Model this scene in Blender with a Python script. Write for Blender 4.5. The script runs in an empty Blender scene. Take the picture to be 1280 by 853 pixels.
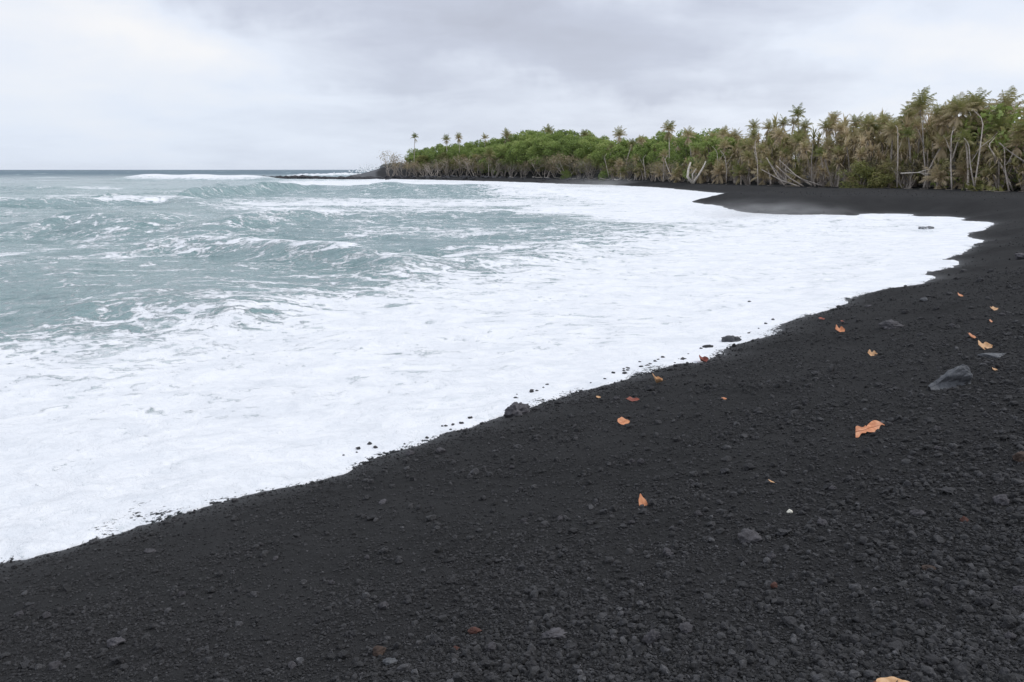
import bpy, math, random
import numpy as np
from mathutils import Vector, Matrix

random.seed(7); rng = np.random.default_rng(11)
S = bpy.context.scene
COL = S.collection
R = math.radians
PI = math.pi

# ------------------------------------------------------------------ camera geometry (1280x853 photo pixels)
F = 995.0; EYE = 4.0; PITCH = math.atan((426.5-212.0)/F)
CP, SP = math.cos(PITCH), math.sin(PITCH)
def ray(u, v):
    a = (u-640.0)/F; b = (426.5-v)/F
    return np.array([a, CP+b*SP, -SP+b*CP])
def at_plane(u, v, z):
    d = ray(u, v); t = (z-EYE)/d[2]
    return np.array([d[0]*t, d[1]*t])
def az(u, D):                      # azimuth of a photo column, at ground distance D along the view axis
    return (u-640.0)/F/CP*D*1.0, D
def elev(v, D):                    # height seen on photo row v at distance D
    d = ray(640, v); return EYE + d[2]/d[1]*D
def project(x, y, z):
    zz = z-EYE
    dep = y*CP - zz*SP; up = y*SP + zz*CP
    dep = np.maximum(dep, 1e-3)
    return 640+F*x/dep, 426.5-F*up/dep

# ------------------------------------------------------------------ numpy noise
def _h(ix, iy, s):
    n = (ix.astype(np.int64)*374761393 + iy.astype(np.int64)*668265263 + s*1442695041) & 0xffffffff
    n = ((n ^ (n >> 13)) * 1274126177) & 0xffffffff
    n = (n ^ (n >> 16)) & 0xffffffff
    return n.astype(np.float64)/4294967295.0
def vnoise(x, y, s=0):
    ix = np.floor(x); iy = np.floor(y); fx = x-ix; fy = y-iy
    fx = fx*fx*fx*(fx*(fx*6-15)+10); fy = fy*fy*fy*(fy*(fy*6-15)+10)
    a = _h(ix, iy, s); b = _h(ix+1, iy, s); c = _h(ix, iy+1, s); d = _h(ix+1, iy+1, s)
    return (a+(b-a)*fx)*(1-fy)+(c+(d-c)*fx)*fy
def fbm(x, y, o=4, s=0, g=0.5):
    t = 0; a = 1; n = 0
    for i in range(o):
        t = t+a*vnoise(x*2**i+13.7*i, y*2**i-7.1*i, s+i); n += a; a *= g
    return t/n
def sstep(a, b, x):
    t = np.clip((x-a)/(b-a), 0, 1); return t*t*(3-2*t)

# ------------------------------------------------------------------ shoreline (foam edge) and beach height
ZE = 0.6
edge_px = [(0,703),(60,690),(100,680),(150,666),(200,650),(245,638),(290,626),(345,613),(400,600),(440,588),(470,575),(500,562),(525,556),
    (560,541),(600,529),(640,517),(652,514),(700,500),(730,490),(760,481),(800,469),(850,456),(879,451),(909,443),(906,436),(930,428),(950,422),
    (974,416),(978,405),(1000,398),(1025,391),(1062,379),(1058,374),(1090,365),(1137,356),(1179,347),(1160,343),(1201,331),(1197,325),(1172,325),
    (1224,308),(1212,307),(1236,302),(1207,297),(1226,289),(1250,280),(1231,277),(1197,275.5),(1206,273),(1175,270.6),(1134,270.6),(1138,267.5),
    (1081,267),(1072,270.5),(1040,268),(995,269),(960,268),(924,264),(895,257),(880,255),(861,252),(876,250.8),(943,245.5),(925,243.5),
    (909,242),(895,241),(854,237.6),(821,234.2),(767,231.5),(720,230.6),(680,229),(642,227.6),(610,226.6),(581,226),(540,225),(500,224.3),(478,223.8)]
shore = [at_plane(u, v, ZE) for u, v in edge_px]
p0, p1 = shore[0], at_plane(640, 517, ZE)
dr = (p0-p1)/np.linalg.norm(p0-p1)
pre = [p0+dr*400+np.array([60, 0]), p0+dr*60+np.array([5, 0]), p0+dr*12]
post = [np.array([-56, 335]), np.array([-60, 380]), np.array([-40, 450]), np.array([40, 560]), np.array([300, 700]), np.array([1500, 1500]), np.array([6000, 3000])]
def chaikin(P):
    out = [P[0]]
    for a, b in zip(P[:-1], P[1:]): out += [a*.78+b*.22, a*.22+b*.78]
    return out+[P[-1]]
i0 = 32
shore = shore[:i0]+chaikin(shore[i0:])
line = np.array(pre+shore+post)
landpoly = np.vstack([line, [[6000, -3000], [-400, -3000]]])
def shore_dist(x, y, warp=True):
    """signed distance to the foam edge, + inland"""
    x = np.asarray(x, float); y = np.asarray(y, float)
    best = np.full(x.shape, 1e18)
    if warp:
        r_ = np.sqrt(x*x+y*y); am = 0.10+0.010*np.clip(r_-6, 0, 120)
        f = 1/(0.55+0.02*np.clip(r_, 0, 150))
        x = x+.03*(fbm(x*7, y*7, 3, 211)-.5)*np.clip(r_/6, 1, 6); y = y+.03*(fbm(x*7+3, y*7, 3, 215)-.5)*np.clip(r_/6, 1, 6)
        x, y = x+am*(fbm(x*f, y*f, 4, 201, .6)-.5)*2, y+am*(fbm(x*f+9, y*f+4, 4, 205, .6)-.5)*2
    for i in range(len(line)-1):
        ax, ay = line[i]; bx, by = line[i+1]
        dx, dy = bx-ax, by-ay; L = dx*dx+dy*dy
        t = np.clip(((x-ax)*dx+(y-ay)*dy)/L, 0, 1)
        q = (x-ax-t*dx)**2+(y-ay-t*dy)**2
        best = np.minimum(best, q)
    ins = np.zeros(x.shape, bool); n = len(landpoly); j = n-1
    for i in range(n):
        xi, yi = landpoly[i]; xj, yj = landpoly[j]
        if yi != yj:
            c = ((yi > y) != (yj > y)) & (x < (xj-xi)*(y-yi)/(yj-yi)+xi)
            ins ^= c
        j = i
    d = np.sqrt(best)
    return np.where(ins, d, -d)

TU = np.array([300, 440, 495, 560, 640, 720, 780, 830, 870, 930, 1000, 1080, 1160, 1280, 1400, 1600, 2200.])
TD = np.array([460, 330, 305, 290, 262, 225, 190, 165, 150, 132, 118, 106, 96, 85, 78, 66, 45.])
def Dtree(u): return np.interp(u, TU, TD)
def sand_h(x, y, d=None):
    x = np.asarray(x, float); y = np.asarray(y, float)
    if d is None: d = shore_dist(x, y)
    yy = np.clip(y, 0, 1e4)
    B = 0.7+1.55*np.exp(-yy/60.0)
    s = 0.235
    raw = s*d; k = 0.45
    hh = np.clip(0.5+0.5*(B-raw)/k, 0, 1)
    h = B*(1-hh)+raw*hh-k*hh*(1-hh)*0.6
    z = ZE+np.maximum(h, -3.0)
    # soft undulation and berm steps
    rr = np.sqrt(x*x+y*y)
    land = sstep(0.0, 1.5, d)
    z = z+land*(0.07*(fbm(x*0.45, y*0.45, 3, 5)-0.5)+0.30*sstep(8, 60, rr)*(fbm(x*0.07+4, y*0.07, 3, 9)-0.5)*sstep(1, 8, d))
    z = z+0.028*(fbm(x*2.3, y*2.3, 4, 21)-0.5)*np.exp(-rr/40.0)
    u = 640+F*CP*x/np.maximum(y, 5)
    t = np.maximum(y-Dtree(u), 0)
    far = sstep(120, 230, y)
    z = z+np.where(y > 20, far*6.0*(1-np.exp(-t/55.0))+(1-far)*1.0*(1-np.exp(-t/30.0)), 0)
    return z
def at_sand(u, v):
    d = ray(u, v); t = np.concatenate([np.linspace(1.5, 30, 2400), np.linspace(30, 420, 3000)[1:]])
    hz = sand_h(d[0]*t, d[1]*t); rz = EYE+d[2]*t
    i = int(np.argmax(rz < hz))
    if i == 0: i = 1
    a = (rz-hz)[i-1]; b = (rz-hz)[i]; w = a/(a-b) if a != b else 0
    tt = t[i-1]+(t[i]-t[i-1])*w
    return Vector((d[0]*tt, d[1]*tt, EYE+d[2]*tt)), tt

# ------------------------------------------------------------------ mesh helpers
def np_mesh(name, V, Fq, smooth=True, attrs=None, n=None):
    """V (N,3); Fq (M,k) k = 3 or 4 (or list of both)"""
    me = bpy.data.meshes.new(name)
    fs = Fq if isinstance(Fq, list) else [Fq]
    fs = [f for f in fs if len(f)]
    V = np.ascontiguousarray(V, dtype=np.float32)
    me.vertices.add(len(V)); me.vertices.foreach_set('co', V.ravel())
    loops = np.concatenate([f.ravel() for f in fs]).astype(np.int32)
    sizes = np.concatenate([np.full(len(f), f.shape[1]) for f in fs]).astype(np.int32)
    starts = np.concatenate([[0], np.cumsum(sizes)[:-1]]).astype(np.int32)
    me.loops.add(len(loops)); me.loops.foreach_set('vertex_index', loops)
    me.polygons.add(len(sizes)); me.polygons.foreach_set('loop_start', starts)
    me.polygons.foreach_set('loop_total', sizes)
    me.polygons.foreach_set('use_smooth', np.full(len(sizes), smooth))
    me.update(calc_edges=True)
    if attrs:
        for k, a in attrs.items():
            at = me.attributes.new(k, 'FLOAT', 'POINT'); at.data.foreach_set('value', a.astype(np.float32))
    return me
def link(name, me, mat=None, parent=None, loc=None):
    o = bpy.data.objects.new(name, me); COL.objects.link(o)
    if mat: me.materials.append(mat)
    if parent: o.parent = parent
    if loc is not None: o.location = loc
    return o
def tag(o, label=None, cat=None, group=None, kind=None):
    if label: o['label'] = label
    if cat: o['category'] = cat
    if group: o['group'] = group
    if kind: o['kind'] = kind
    return o
class MB:
    def __init__(s): s.V = []; s.Q = []; s.T = []; s.A = []; s.n = 0
    def add(s, V, Q=None, T=None, a=0.5):
        V = np.asarray(V, float)
        if Q is not None and len(Q): s.Q.append(np.asarray(Q)+s.n)
        if T is not None and len(T): s.T.append(np.asarray(T)+s.n)
        s.V.append(V); s.A.append(np.full(len(V), a) if np.isscalar(a) else np.asarray(a)); s.n += len(V)
    def tube(s, P, rad, k=7, a=0.5, cap=True):
        P = np.asarray(P, float); n = len(P); rad = np.asarray(rad, float)
        T = np.gradient(P, axis=0); T /= np.linalg.norm(T, axis=1)[:, None]+1e-9
        ref = np.array([1., 0, 0]) if abs(T[0][0]) < 0.8 else np.array([0, 1., 0])
        U = np.cross(T, ref); U /= np.linalg.norm(U, axis=1)[:, None]+1e-9
        W = np.cross(T, U)
        an = np.arange(k)*2*PI/k
        V = P[:, None, :]+rad[:, None, None]*(np.cos(an)[None, :, None]*U[:, None, :]+np.sin(an)[None, :, None]*W[:, None, :])
        idx = np.arange(n*k).reshape(n, k)
        Q = np.stack([idx[:-1], np.roll(idx[:-1], -1, 1), np.roll(idx[1:], -1, 1), idx[1:]], -1).reshape(-1, 4)
        V = V.reshape(-1, 3)
        T3 = []
        if cap:
            V = np.vstack([V, P[0], P[-1]]); m = n*k
            T3 = [(m, (j+1) % k, j) for j in range(k)]+[(m+1, (n-1)*k+j, (n-1)*k+(j+1) % k) for j in range(k)]
        s.add(V, Q, np.array(T3) if T3 else None, a)
    def mesh(s, name, smooth=True):
        return np_mesh(name, np.vstack(s.V), [np.vstack(s.Q) if s.Q else np.zeros((0, 4), int), np.vstack(s.T) if s.T else np.zeros((0, 3), int)], smooth, {'tint': np.concatenate(s.A)})
    def build(s, name, mat, parent=None, smooth=True): return link(name, s.mesh(name, smooth), mat, parent)

# ------------------------------------------------------------------ node helpers
class NT:
    def __init__(s, tree): s.t = tree; s.N = tree.nodes; s.L = tree.links; s.N.clear()
    def n(s, typ, **kw):
        nd = s.N.new(typ); ins = kw.pop('ins', {})
        for k, v in kw.items(): setattr(nd, k, v)
        for k, v in ins.items(): s.set(nd.inputs[k], v)
        return nd
    def set(s, inp, v):
        if hasattr(v, 'is_output') or isinstance(v, bpy.types.NodeSocket): s.L.new(v, inp)
        else: inp.default_value = v
    def m(s, op, a, b=0.0, c=None, clamp=False):
        nd = s.N.new('ShaderNodeMath'); nd.operation = op; nd.use_clamp = clamp
        s.set(nd.inputs[0], a); s.set(nd.inputs[1], b)
        if c is not None: s.set(nd.inputs[2], c)
        return nd.outputs[0]
    def vm(s, op, a, b=None):
        nd = s.N.new('ShaderNodeVectorMath'); nd.operation = op
        s.set(nd.inputs[0], a)
        if b is not None:
            s.set(nd.inputs['Scale'] if op == 'SCALE' else nd.inputs[1], b)
        return nd.outputs['Value'] if op in ('DOT_PRODUCT', 'LENGTH') else nd.outputs[0]
    def mr(s, v, a, b, c=0.0, d=1.0, smooth=True):
        nd = s.N.new('ShaderNodeMapRange'); nd.interpolation_type = 'SMOOTHSTEP' if smooth else 'LINEAR'
        s.set(nd.inputs['Value'], v)
        for k, q in (('From Min', a), ('From Max', b), ('To Min', c), ('To Max', d)): s.set(nd.inputs[k], q)
        return nd.outputs[0]
    def noise(s, vec, scale, detail=4, rough=0.55, dist=0.0, out=0):
        nd = s.N.new('ShaderNodeTexNoise'); s.L.new(vec, nd.inputs['Vector'])
        nd.inputs['Scale'].default_value = scale; nd.inputs['Detail'].default_value = detail
        nd.inputs['Roughness'].default_value = rough; nd.inputs['Distortion'].default_value = dist
        return nd.outputs[out]
    def mix(s, f, a, b):
        nd = s.N.new('ShaderNodeMix'); nd.data_type = 'RGBA'
        s.set(nd.inputs[0], f); s.set(nd.inputs[6], a); s.set(nd.inputs[7], b)
        return nd.outputs[2]
def mat(name):
    m = bpy.data.materials.new(name); m.use_nodes = True
    t = NT(m.node_tree); out = t.n('ShaderNodeOutputMaterial'); b = t.n('ShaderNodeBsdfPrincipled')
    t.L.new(b.outputs[0], out.inputs['Surface'])
    return m, t, b, out
def c4(r, g, b): return (r, g, b, 1.0)

# ------------------------------------------------------------------ materials
def sand_material():
    m, t, b, out = mat('black_sand')
    pos = t.n('ShaderNodeNewGeometry').outputs['Position']
    big = t.noise(pos, 0.6, 5, 0.6); mid = t.noise(pos, 9, 5, 0.7); fine = t.noise(pos, 130, 4, 0.8)
    wet = t.n('ShaderNodeAttribute', attribute_name='wet').outputs['Fac']
    c = t.mix(t.mr(mid, 0.3, 0.75), c4(.016, .016, .0162), c4(.034, .0338, .0345))
    c = t.mix(t.mr(big, 0.3, 0.7), c, c4(.031, .0308, .0312))
    c = t.mix(t.mr(fine, 0.55, 0.8), c, c4(.10, .10, .105))
    c = t.mix(t.m('MULTIPLY', wet, 0.5), c, c4(.012, .0125, .013))
    t.set(b.inputs['Base Color'], c)
    t.set(b.inputs['Roughness'], t.mr(wet, 0, 1, 0.95, 0.5, False))
    t.set(b.inputs['Specular IOR Level'], t.mr(wet, 0, 1, 0.08, 0.4, False))
    vor = t.n('ShaderNodeTexVoronoi', ins={'Vector': pos, 'Scale': 160.0})
    vor2 = t.n('ShaderNodeTexVoronoi', ins={'Vector': pos, 'Scale': 60.0})
    h = t.m('ADD', t.m('MULTIPLY', mid, 0.012), t.m('ADD', t.m('MULTIPLY', vor.outputs['Distance'], -0.004), t.m('MULTIPLY', vor2.outputs['Distance'], -0.006)))
    h = t.m('ADD', h, t.m('MULTIPLY', fine, 0.006))
    bp = t.n('ShaderNodeBump', ins={'Height': h, 'Strength': 0.9, 'Distance': 1.0})
    t.L.new(bp.outputs[0], b.inputs['Normal'])
    return m
def rock_material(name, c1, c2, c3=None, sc=1.0, rough=0.85):
    m, t, b, out = mat(name)
    tc = t.n('ShaderNodeTexCoord').outputs['Object']
    oi = t.n('ShaderNodeObjectInfo').outputs['Random']
    tint = t.n('ShaderNodeAttribute', attribute_name='tint').outputs['Fac']
    a = t.noise(tc, 18*sc, 5, 0.7); f = t.noise(tc, 120*sc, 3, 0.7)
    col = t.mix(t.mr(a, 0.3, 0.7), c1, c2)
    if c3: col = t.mix(t.mr(f, 0.55, 0.75), col, c3)
    k = t.m('MULTIPLY_ADD', tint, 0.9, 0.55)
    k = t.m('MULTIPLY', k, t.m('MULTIPLY_ADD', oi, 0.5, 0.75))
    cc = t.n('ShaderNodeVectorMath', operation='SCALE'); t.L.new(col, cc.inputs[0]); t.L.new(k, cc.inputs['Scale'])
    t.set(b.inputs['Base Color'], cc.outputs[0]); b.inputs['Roughness'].default_value = rough
    b.inputs['Specular IOR Level'].default_value = 0.3
    bp = t.n('ShaderNodeBump', ins={'Height': t.m('ADD', a, t.m('MULTIPLY', f, 0.5)), 'Strength': 0.8, 'Distance': 0.012/sc})
    t.L.new(bp.outputs[0], b.inputs['Normal'])
    return m
def leaf_material(name, g, br, mixamt=0.5, trans=0.35):
    m, t, b, out = mat(name)
    tint = t.n('ShaderNodeAttribute', attribute_name='tint').outputs['Fac']
    oi = t.n('ShaderNodeObjectInfo').outputs['Random']
    fac = t.m('ADD', tint, t.m('MULTIPLY_ADD', oi, mixamt, -mixamt*0.5), clamp=True)
    rp = t.n('ShaderNodeValToRGB'); t.L.new(fac, rp.inputs[0])
    e = rp.color_ramp.elements; e[0].color = g[0]; e[0].position = 0.0; e[1].color = br[-1]; e[1].position = 1.0
    cols = list(g[1:])+list(br[:-1]); n = len(cols)+1
    for i, c in enumerate(cols):
        x = e.new((i+1)/n); x.color = c
    t.L.new(rp.outputs[0], b.inputs['Base Color']); b.inputs['Roughness'].default_value = 0.6
    b.inputs['Specular IOR Level'].default_value = 0.3
    tr = t.n('ShaderNodeBsdfTranslucent'); t.L.new(rp.outputs[0], tr.inputs[0])
    mx = t.n('ShaderNodeMixShader'); mx.inputs[0].default_value = trans
    t.L.new(b.outputs[0], mx.inputs[1]); t.L.new(tr.outputs[0], mx.inputs[2]); t.L.new(mx.outputs[0], out.inputs[0])
    return m
def bark_material(name, c1, c2):
    m, t, b, out = mat(name)
    tc = t.n('ShaderNodeTexCoord').outputs['Object']; oi = t.n('ShaderNodeObjectInfo').outputs['Random']
    a = t.noise(tc, 3.0, 4, 0.6)
    col = t.mix(t.mr(a, 0.3, 0.7), c1, c2)
    cc = t.n('ShaderNodeVectorMath', operation='SCALE'); t.L.new(col, cc.inputs[0]); t.L.new(t.m('MULTIPLY_ADD', oi, 0.7, 0.65), cc.inputs['Scale'])
    t.set(b.inputs['Base Color'], cc.outputs[0]); b.inputs['Roughness'].default_value = 0.9
    w = t.n('ShaderNodeTexWave', bands_direction='Z', ins={'Vector': tc, 'Scale': 2.2, 'Distortion': 1.0})
    bp = t.n('ShaderNodeBump', ins={'Height': w.outputs['Fac'], 'Strength': 0.4, 'Distance': 0.03}); t.L.new(bp.outputs[0], b.inputs['Normal'])
    return m
def sea_material():
    m, t, b, out = mat('sea_water_and_foam')
    pos = t.n('ShaderNodeNewGeometry').outputs['Position']
    xy = t.vm('MULTIPLY', pos, (1, 1, 0))
    att = lambda k: t.n('ShaderNodeAttribute', attribute_name=k).outputs['Fac']
    foam = att('foam'); lace = att('lace'); deep = att('deep')
    # warped coordinates
    wn = t.n('ShaderNodeTexNoise', ins={'Vector': xy, 'Scale': 0.35, 'Detail': 4.0, 'Roughness': 0.6})
    w1 = t.vm('ADD', xy, t.vm('SCALE', t.vm('SUBTRACT', wn.outputs['Color'], (.5, .5, .5)), 4.0))
    wn2 = t.n('ShaderNodeTexNoise', ins={'Vector': xy, 'Scale': 2.5, 'Detail': 4.0, 'Roughness': 0.65})
    w2 = t.vm('ADD', w1, t.vm('SCALE', t.vm('SUBTRACT', wn2.outputs['Color'], (.5, .5, .5)), 0.6))
    def edge(scale, w):
        v = t.n('ShaderNodeTexVoronoi', feature='DISTANCE_TO_EDGE', ins={'Vector': w2, 'Scale': scale})
        return t.mr(v.outputs['Distance'], 0.0, w, 1.0, 0.0)
    e1 = edge(0.55, 0.16); e2 = edge(1.7, 0.2)
    st = t.vm('MULTIPLY', w2, (0.35, 1.5, 1)); n1 = t.noise(st, 0.8, 6, 0.68); n2 = t.noise(w2, 3.2, 5, 0.7)
    # streaky field 0..1
    field = t.m('ADD', t.m('MULTIPLY', n1, 0.75), t.m('MULTIPLY', n2, 0.25))
    field = t.mr(field, 0.28, 0.72, 0, 1, False)
    # lace lines bright the field
    ll = t.m('MULTIPLY', t.m('MAXIMUM', e1, t.m('MULTIPLY', e2, 0.6)), lace)
    f2 = t.m('ADD', field, t.m('MULTIPLY', ll, t.m('MULTIPLY_ADD', n2, 1.0, -0.16)))
    sn = t.noise(t.vm('MULTIPLY', w1, (0.22, 1.5, 1)), 0.7, 4, 0.6)
    streak = t.mr(t.m('ABSOLUTE', t.m('SUBTRACT', sn, 0.5)), 0.0, 0.05, 1.0, 0.0)
    f2 = t.m('ADD', f2, t.m('MULTIPLY', t.m('MULTIPLY', streak, lace), 0.13))
    thr = t.m('SUBTRACT', 1.0, foam)
    mask = t.mr(t.m('SUBTRACT', f2, thr), -0.02, 0.36)
    # subtle turquoise veil of bubbles around foam
    veil = t.mr(t.m('SUBTRACT', f2, thr), -0.50, 0.08)
    wcol = t.mix(deep, c4(.105, .195, .20), c4(.10, .155, .20))
    wcol = t.mix(t.mr(t.noise(st, 0.35, 5, 0.6), .35, .65), wcol, t.mix(deep, c4(.20, .275, .29), c4(.13, .19, .23)))
    wcol = t.mix(t.m('MULTIPLY', veil, 0.6), wcol, c4(.33, .47, .47))
    hs = t.vm('MULTIPLY', w2, (0.55, 1.5, 1))
    holes = t.mr(t.m('ADD', t.m('MULTIPLY', t.noise(hs, 2.6, 4, 0.6), .7), t.m('MULTIPLY', t.noise(xy, 0.15, 3, 0.6), .3)), .572, .63)
    holes = t.m('MULTIPLY', holes, t.mr(foam, .97, 1.1, 1.0, 0.35))
    mask = t.m('MULTIPLY', mask, t.m('SUBTRACT', 1.0, t.m('MULTIPLY', holes, .36)))
    fb = t.mr(t.noise(w2, 1.2, 6, 0.7), 0.25, 0.7)
    fcol = t.mix(fb, c4(.74, .765, .80), c4(.90, .91, .93))
    rim = att('rim')                         # thin lace at the lip of the swash: wet black sand shows through its holes
    sp_ = t.m('ADD', t.m('MULTIPLY', t.noise(xy, 18, 4, 0.7), .45), t.m('MULTIPLY', t.noise(xy, 1.1, 3, 0.6), .55))
    gap = t.mr(t.m('ADD', sp_, t.m('MULTIPLY', rim, .19)), .675, .715)
    gap = t.m('MULTIPLY', gap, t.mr(rim, .02, .25))
    fcol = t.mix(gap, fcol, c4(.03, .032, .034))
    t.set(b.inputs['Base Color'], t.mix(mask, wcol, fcol))
    t.set(b.inputs['Roughness'], t.m('MAXIMUM', t.mr(mask, 0, 1, 0.13, 0.9, False), t.m('MULTIPLY', deep, .55)))   # unresolved ripples far out
    b.inputs['IOR'].default_value = 1.33
    t.set(b.inputs['Specular IOR Level'], t.m('MULTIPLY', t.mr(mask, 0, 1, 0.5, 0.1, False), t.m("MULTIPLY_ADD", deep, -.6, 1.0)))
    rp = t.noise(t.vm('MULTIPLY', pos, (0.5, 1.6, 1)), 2.6, 6, 0.68)
    h = t.m('MULTIPLY', rp, t.mr(mask, 0, 1, 0.17, 0.03, False))
    h = t.m('ADD', h, t.m('MULTIPLY', t.m('MULTIPLY', t.noise(w2, 7, 5, 0.7), mask), 0.03))
    bp = t.n('ShaderNodeBump', ins={'Height': h, 'Strength': 0.95, 'Distance': 1.0})
    t.L.new(bp.outputs[0], b.inputs['Normal'])
    return m
def simple(name, c1, c2, sc=8.0, rough=0.7, bump=0.0, spec=0.3):
    m, t, b, out = mat(name)
    tc = t.n('ShaderNodeTexCoord').outputs['Object']
    a = t.noise(tc, sc, 5, 0.65)
    t.set(b.inputs['Base Color'], t.mix(t.mr(a, 0.35, 0.65), c1, c2)); b.inputs['Roughness'].default_value = rough
    b.inputs['Specular IOR Level'].default_value = spec
    if bump:
        bp = t.n('ShaderNodeBump', ins={'Height': a, 'Strength': 0.6, 'Distance': bump}); t.L.new(bp.outputs[0], b.inputs['Normal'])
    return m
M = {}
M['sand'] = sand_material()
M['gravel'] = rock_material('lava_gravel', c4(.026, .026, .0265), c4(.058, .057, .060), c4(.12, .118, .122), 1.0)
M['stone'] = rock_material('dark_lava_stone', c4(.028, .028, .029), c4(.062, .061, .065), c4(.12, .118, .125), 1.4)
M['clinker'] = rock_material('grey_clinker', c4(.045, .043, .047), c4(.10, .095, .102), c4(.17, .16, .172), 1.4)
M['grey'] = rock_material('weathered_grey_stone', c4(.07, .073, .08), c4(.145, .15, .158), c4(.23, .23, .24), 1.2)
M['brownrock'] = rock_material('rusty_brown_stone', c4(.045, .032, .026), c4(.085, .058, .046), c4(.05, .04, .035), 1.4)
M['redrock'] = rock_material('red_cinder', c4(.06, .028, .022), c4(.11, .05, .038), c4(.06, .035, .032), 1.4)
M['boulder'] = rock_material('shore_boulder', c4(.03, .03, .033), c4(.07, .07, .075), None, 0.05)
M['sea'] = sea_material()
M['palm'] = leaf_material('palm_frond', [c4(.17, .20, .06), c4(.29, .29, .11)], [c4(.46, .39, .22), c4(.58, .47, .31)], 0.5, 0.3)
M['green'] = leaf_material('green_foliage', [c4(.14, .195, .055), c4(.23, .31, .085)], [c4(.33, .41, .12), c4(.45, .49, .19)], 0.35, 0.35)
M['olive'] = leaf_material('olive_foliage', [c4(.14, .16, .055), c4(.22, .235, .08)], [c4(.28, .27, .09), c4(.38, .32, .16)], 0.5, 0.3)
M['brush'] = leaf_material('dry_brush', [c4(.15, .17, .06), c4(.26, .22, .12)], [c4(.38, .30, .19), c4(.48, .38, .27)], 0.5, 0.2)
M['trunk'] = bark_material('palm_bark', c4(.32, .27, .23), c4(.56, .50, .44))
M['bark'] = bark_material('grey_bark', c4(.24, .20, .17), c4(.45, .39, .34))
M['drift'] = bark_material('bleached_wood', c4(.42, .38, .33), c4(.62, .57, .50))
M['leaf_orange'] = simple('orange_leaf', c4(.50, .18, .08), c4(.66, .30, .15), 30, 0.5, 0.002)
M['leaf_tan'] = simple('tan_leaf', c4(.50, .27, .12), c4(.66, .42, .24), 30, 0.6, 0.002)
M['leaf_red'] = simple('dark_red_leaf', c4(.16, .04, .03), c4(.30, .09, .06), 30, 0.6, 0.002)
M['leaf_in'] = simple('leaf_underside', c4(.25, .09, .04), c4(.40, .16, .08), 30, 0.7)
M['coral'] = simple('white_coral', c4(.6, .58, .5), c4(.8, .76, .66), 60, 0.8)
M['spray'] = simple('sea_spray', c4(.85, .87, .9), c4(.93, .94, .95), 2, 0.9)
M['headland'] = simple('far_rock', c4(.06, .07, .08), c4(.11, .12, .12), 0.2, 0.9)

# ------------------------------------------------------------------ beach
def polar(rs, az0, az1, na):
    a = np.linspace(az0, az1, na)
    RR, AA = np.meshgrid(rs, a, indexing='ij')
    return RR*np.sin(AA), RR*np.cos(AA), RR
def grid_faces(nr, nc, keep):
    idx = np.arange(nr*nc).reshape(nr, nc)
    Q = np.stack([idx[:-1, :-1], idx[:-1, 1:], idx[1:, 1:], idx[1:, :-1]], -1).reshape(-1, 4)
    k = keep[Q].any(1); Q = Q[k]
    used = np.unique(Q); remap = np.full(nr*nc, -1); remap[used] = np.arange(len(used))
    return remap[Q][:, ::-1], used
def geo_rs(r0, seq):
    rs = [r0]
    for lim, fn in seq:
        while rs[-1] < lim: rs.append(rs[-1]*(1+fn))
    return np.array(rs)
rs = geo_rs(0.7, [(14, .006), (60, .010), (420, .012), (5000, .06)])
X, Y, RR = polar(rs, R(-75), R(75), 620)
X = X.ravel(); Y = Y.ravel(); RR = RR.ravel()
D = shore_dist(X, Y)
Z = sand_h(X, Y, D)
near = np.exp(-(RR/14)**2)
Z += near*(0.010*(fbm(X*9, Y*9, 4, 31, .6)-.5)+0.006*(fbm(X*30, Y*30, 3, 41)-.5))
Q, used = grid_faces(len(rs), 620, D > -14)
me = np_mesh('beach', np.stack([X, Y, Z], 1)[used], Q, True, {'wet': np.exp(-np.maximum(D, 0)/0.35)[used]})
tag(link('beach', me, M['sand']), kind='structure')
# back part of the beach behind the camera (coarser)
gx = np.linspace(-90, 120, 150); gy = np.linspace(-80, 4, 60)
GX, GY = np.meshgrid(gx, gy, indexing='ij'); gX = GX.ravel(); gY = GY.ravel(); gD = shore_dist(gX, gY)
gZ = sand_h(gX, gY, gD)-0.12
Q, used = grid_faces(150, 60, gD > -14)
tag(link('ground', np_mesh('ground', np.stack([gX, gY, gZ], 1)[used], Q[:, ::-1], True, {'wet': (gD*0)[used]}), M['sand']), kind='structure')

# ------------------------------------------------------------------ sea
rs = geo_rs(4.0, [(25, .0045), (420, .0035), (1500, .012), (9000, .05)])
NA = 900
X, Y, RR = polar(rs, R(-70), R(52), NA)
X = X.ravel(); Y = Y.ravel(); RR = RR.ravel()
D = shore_dist(X, Y)
sea_keep = D < 1.2
away = np.clip(-D, 0, 1e5)
U, Vp = project(X, Y, np.zeros_like(X))     # bearing / distance coordinates of the sea surface, for laying out wave lines
amp = sstep(0.5, 14, away)
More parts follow.
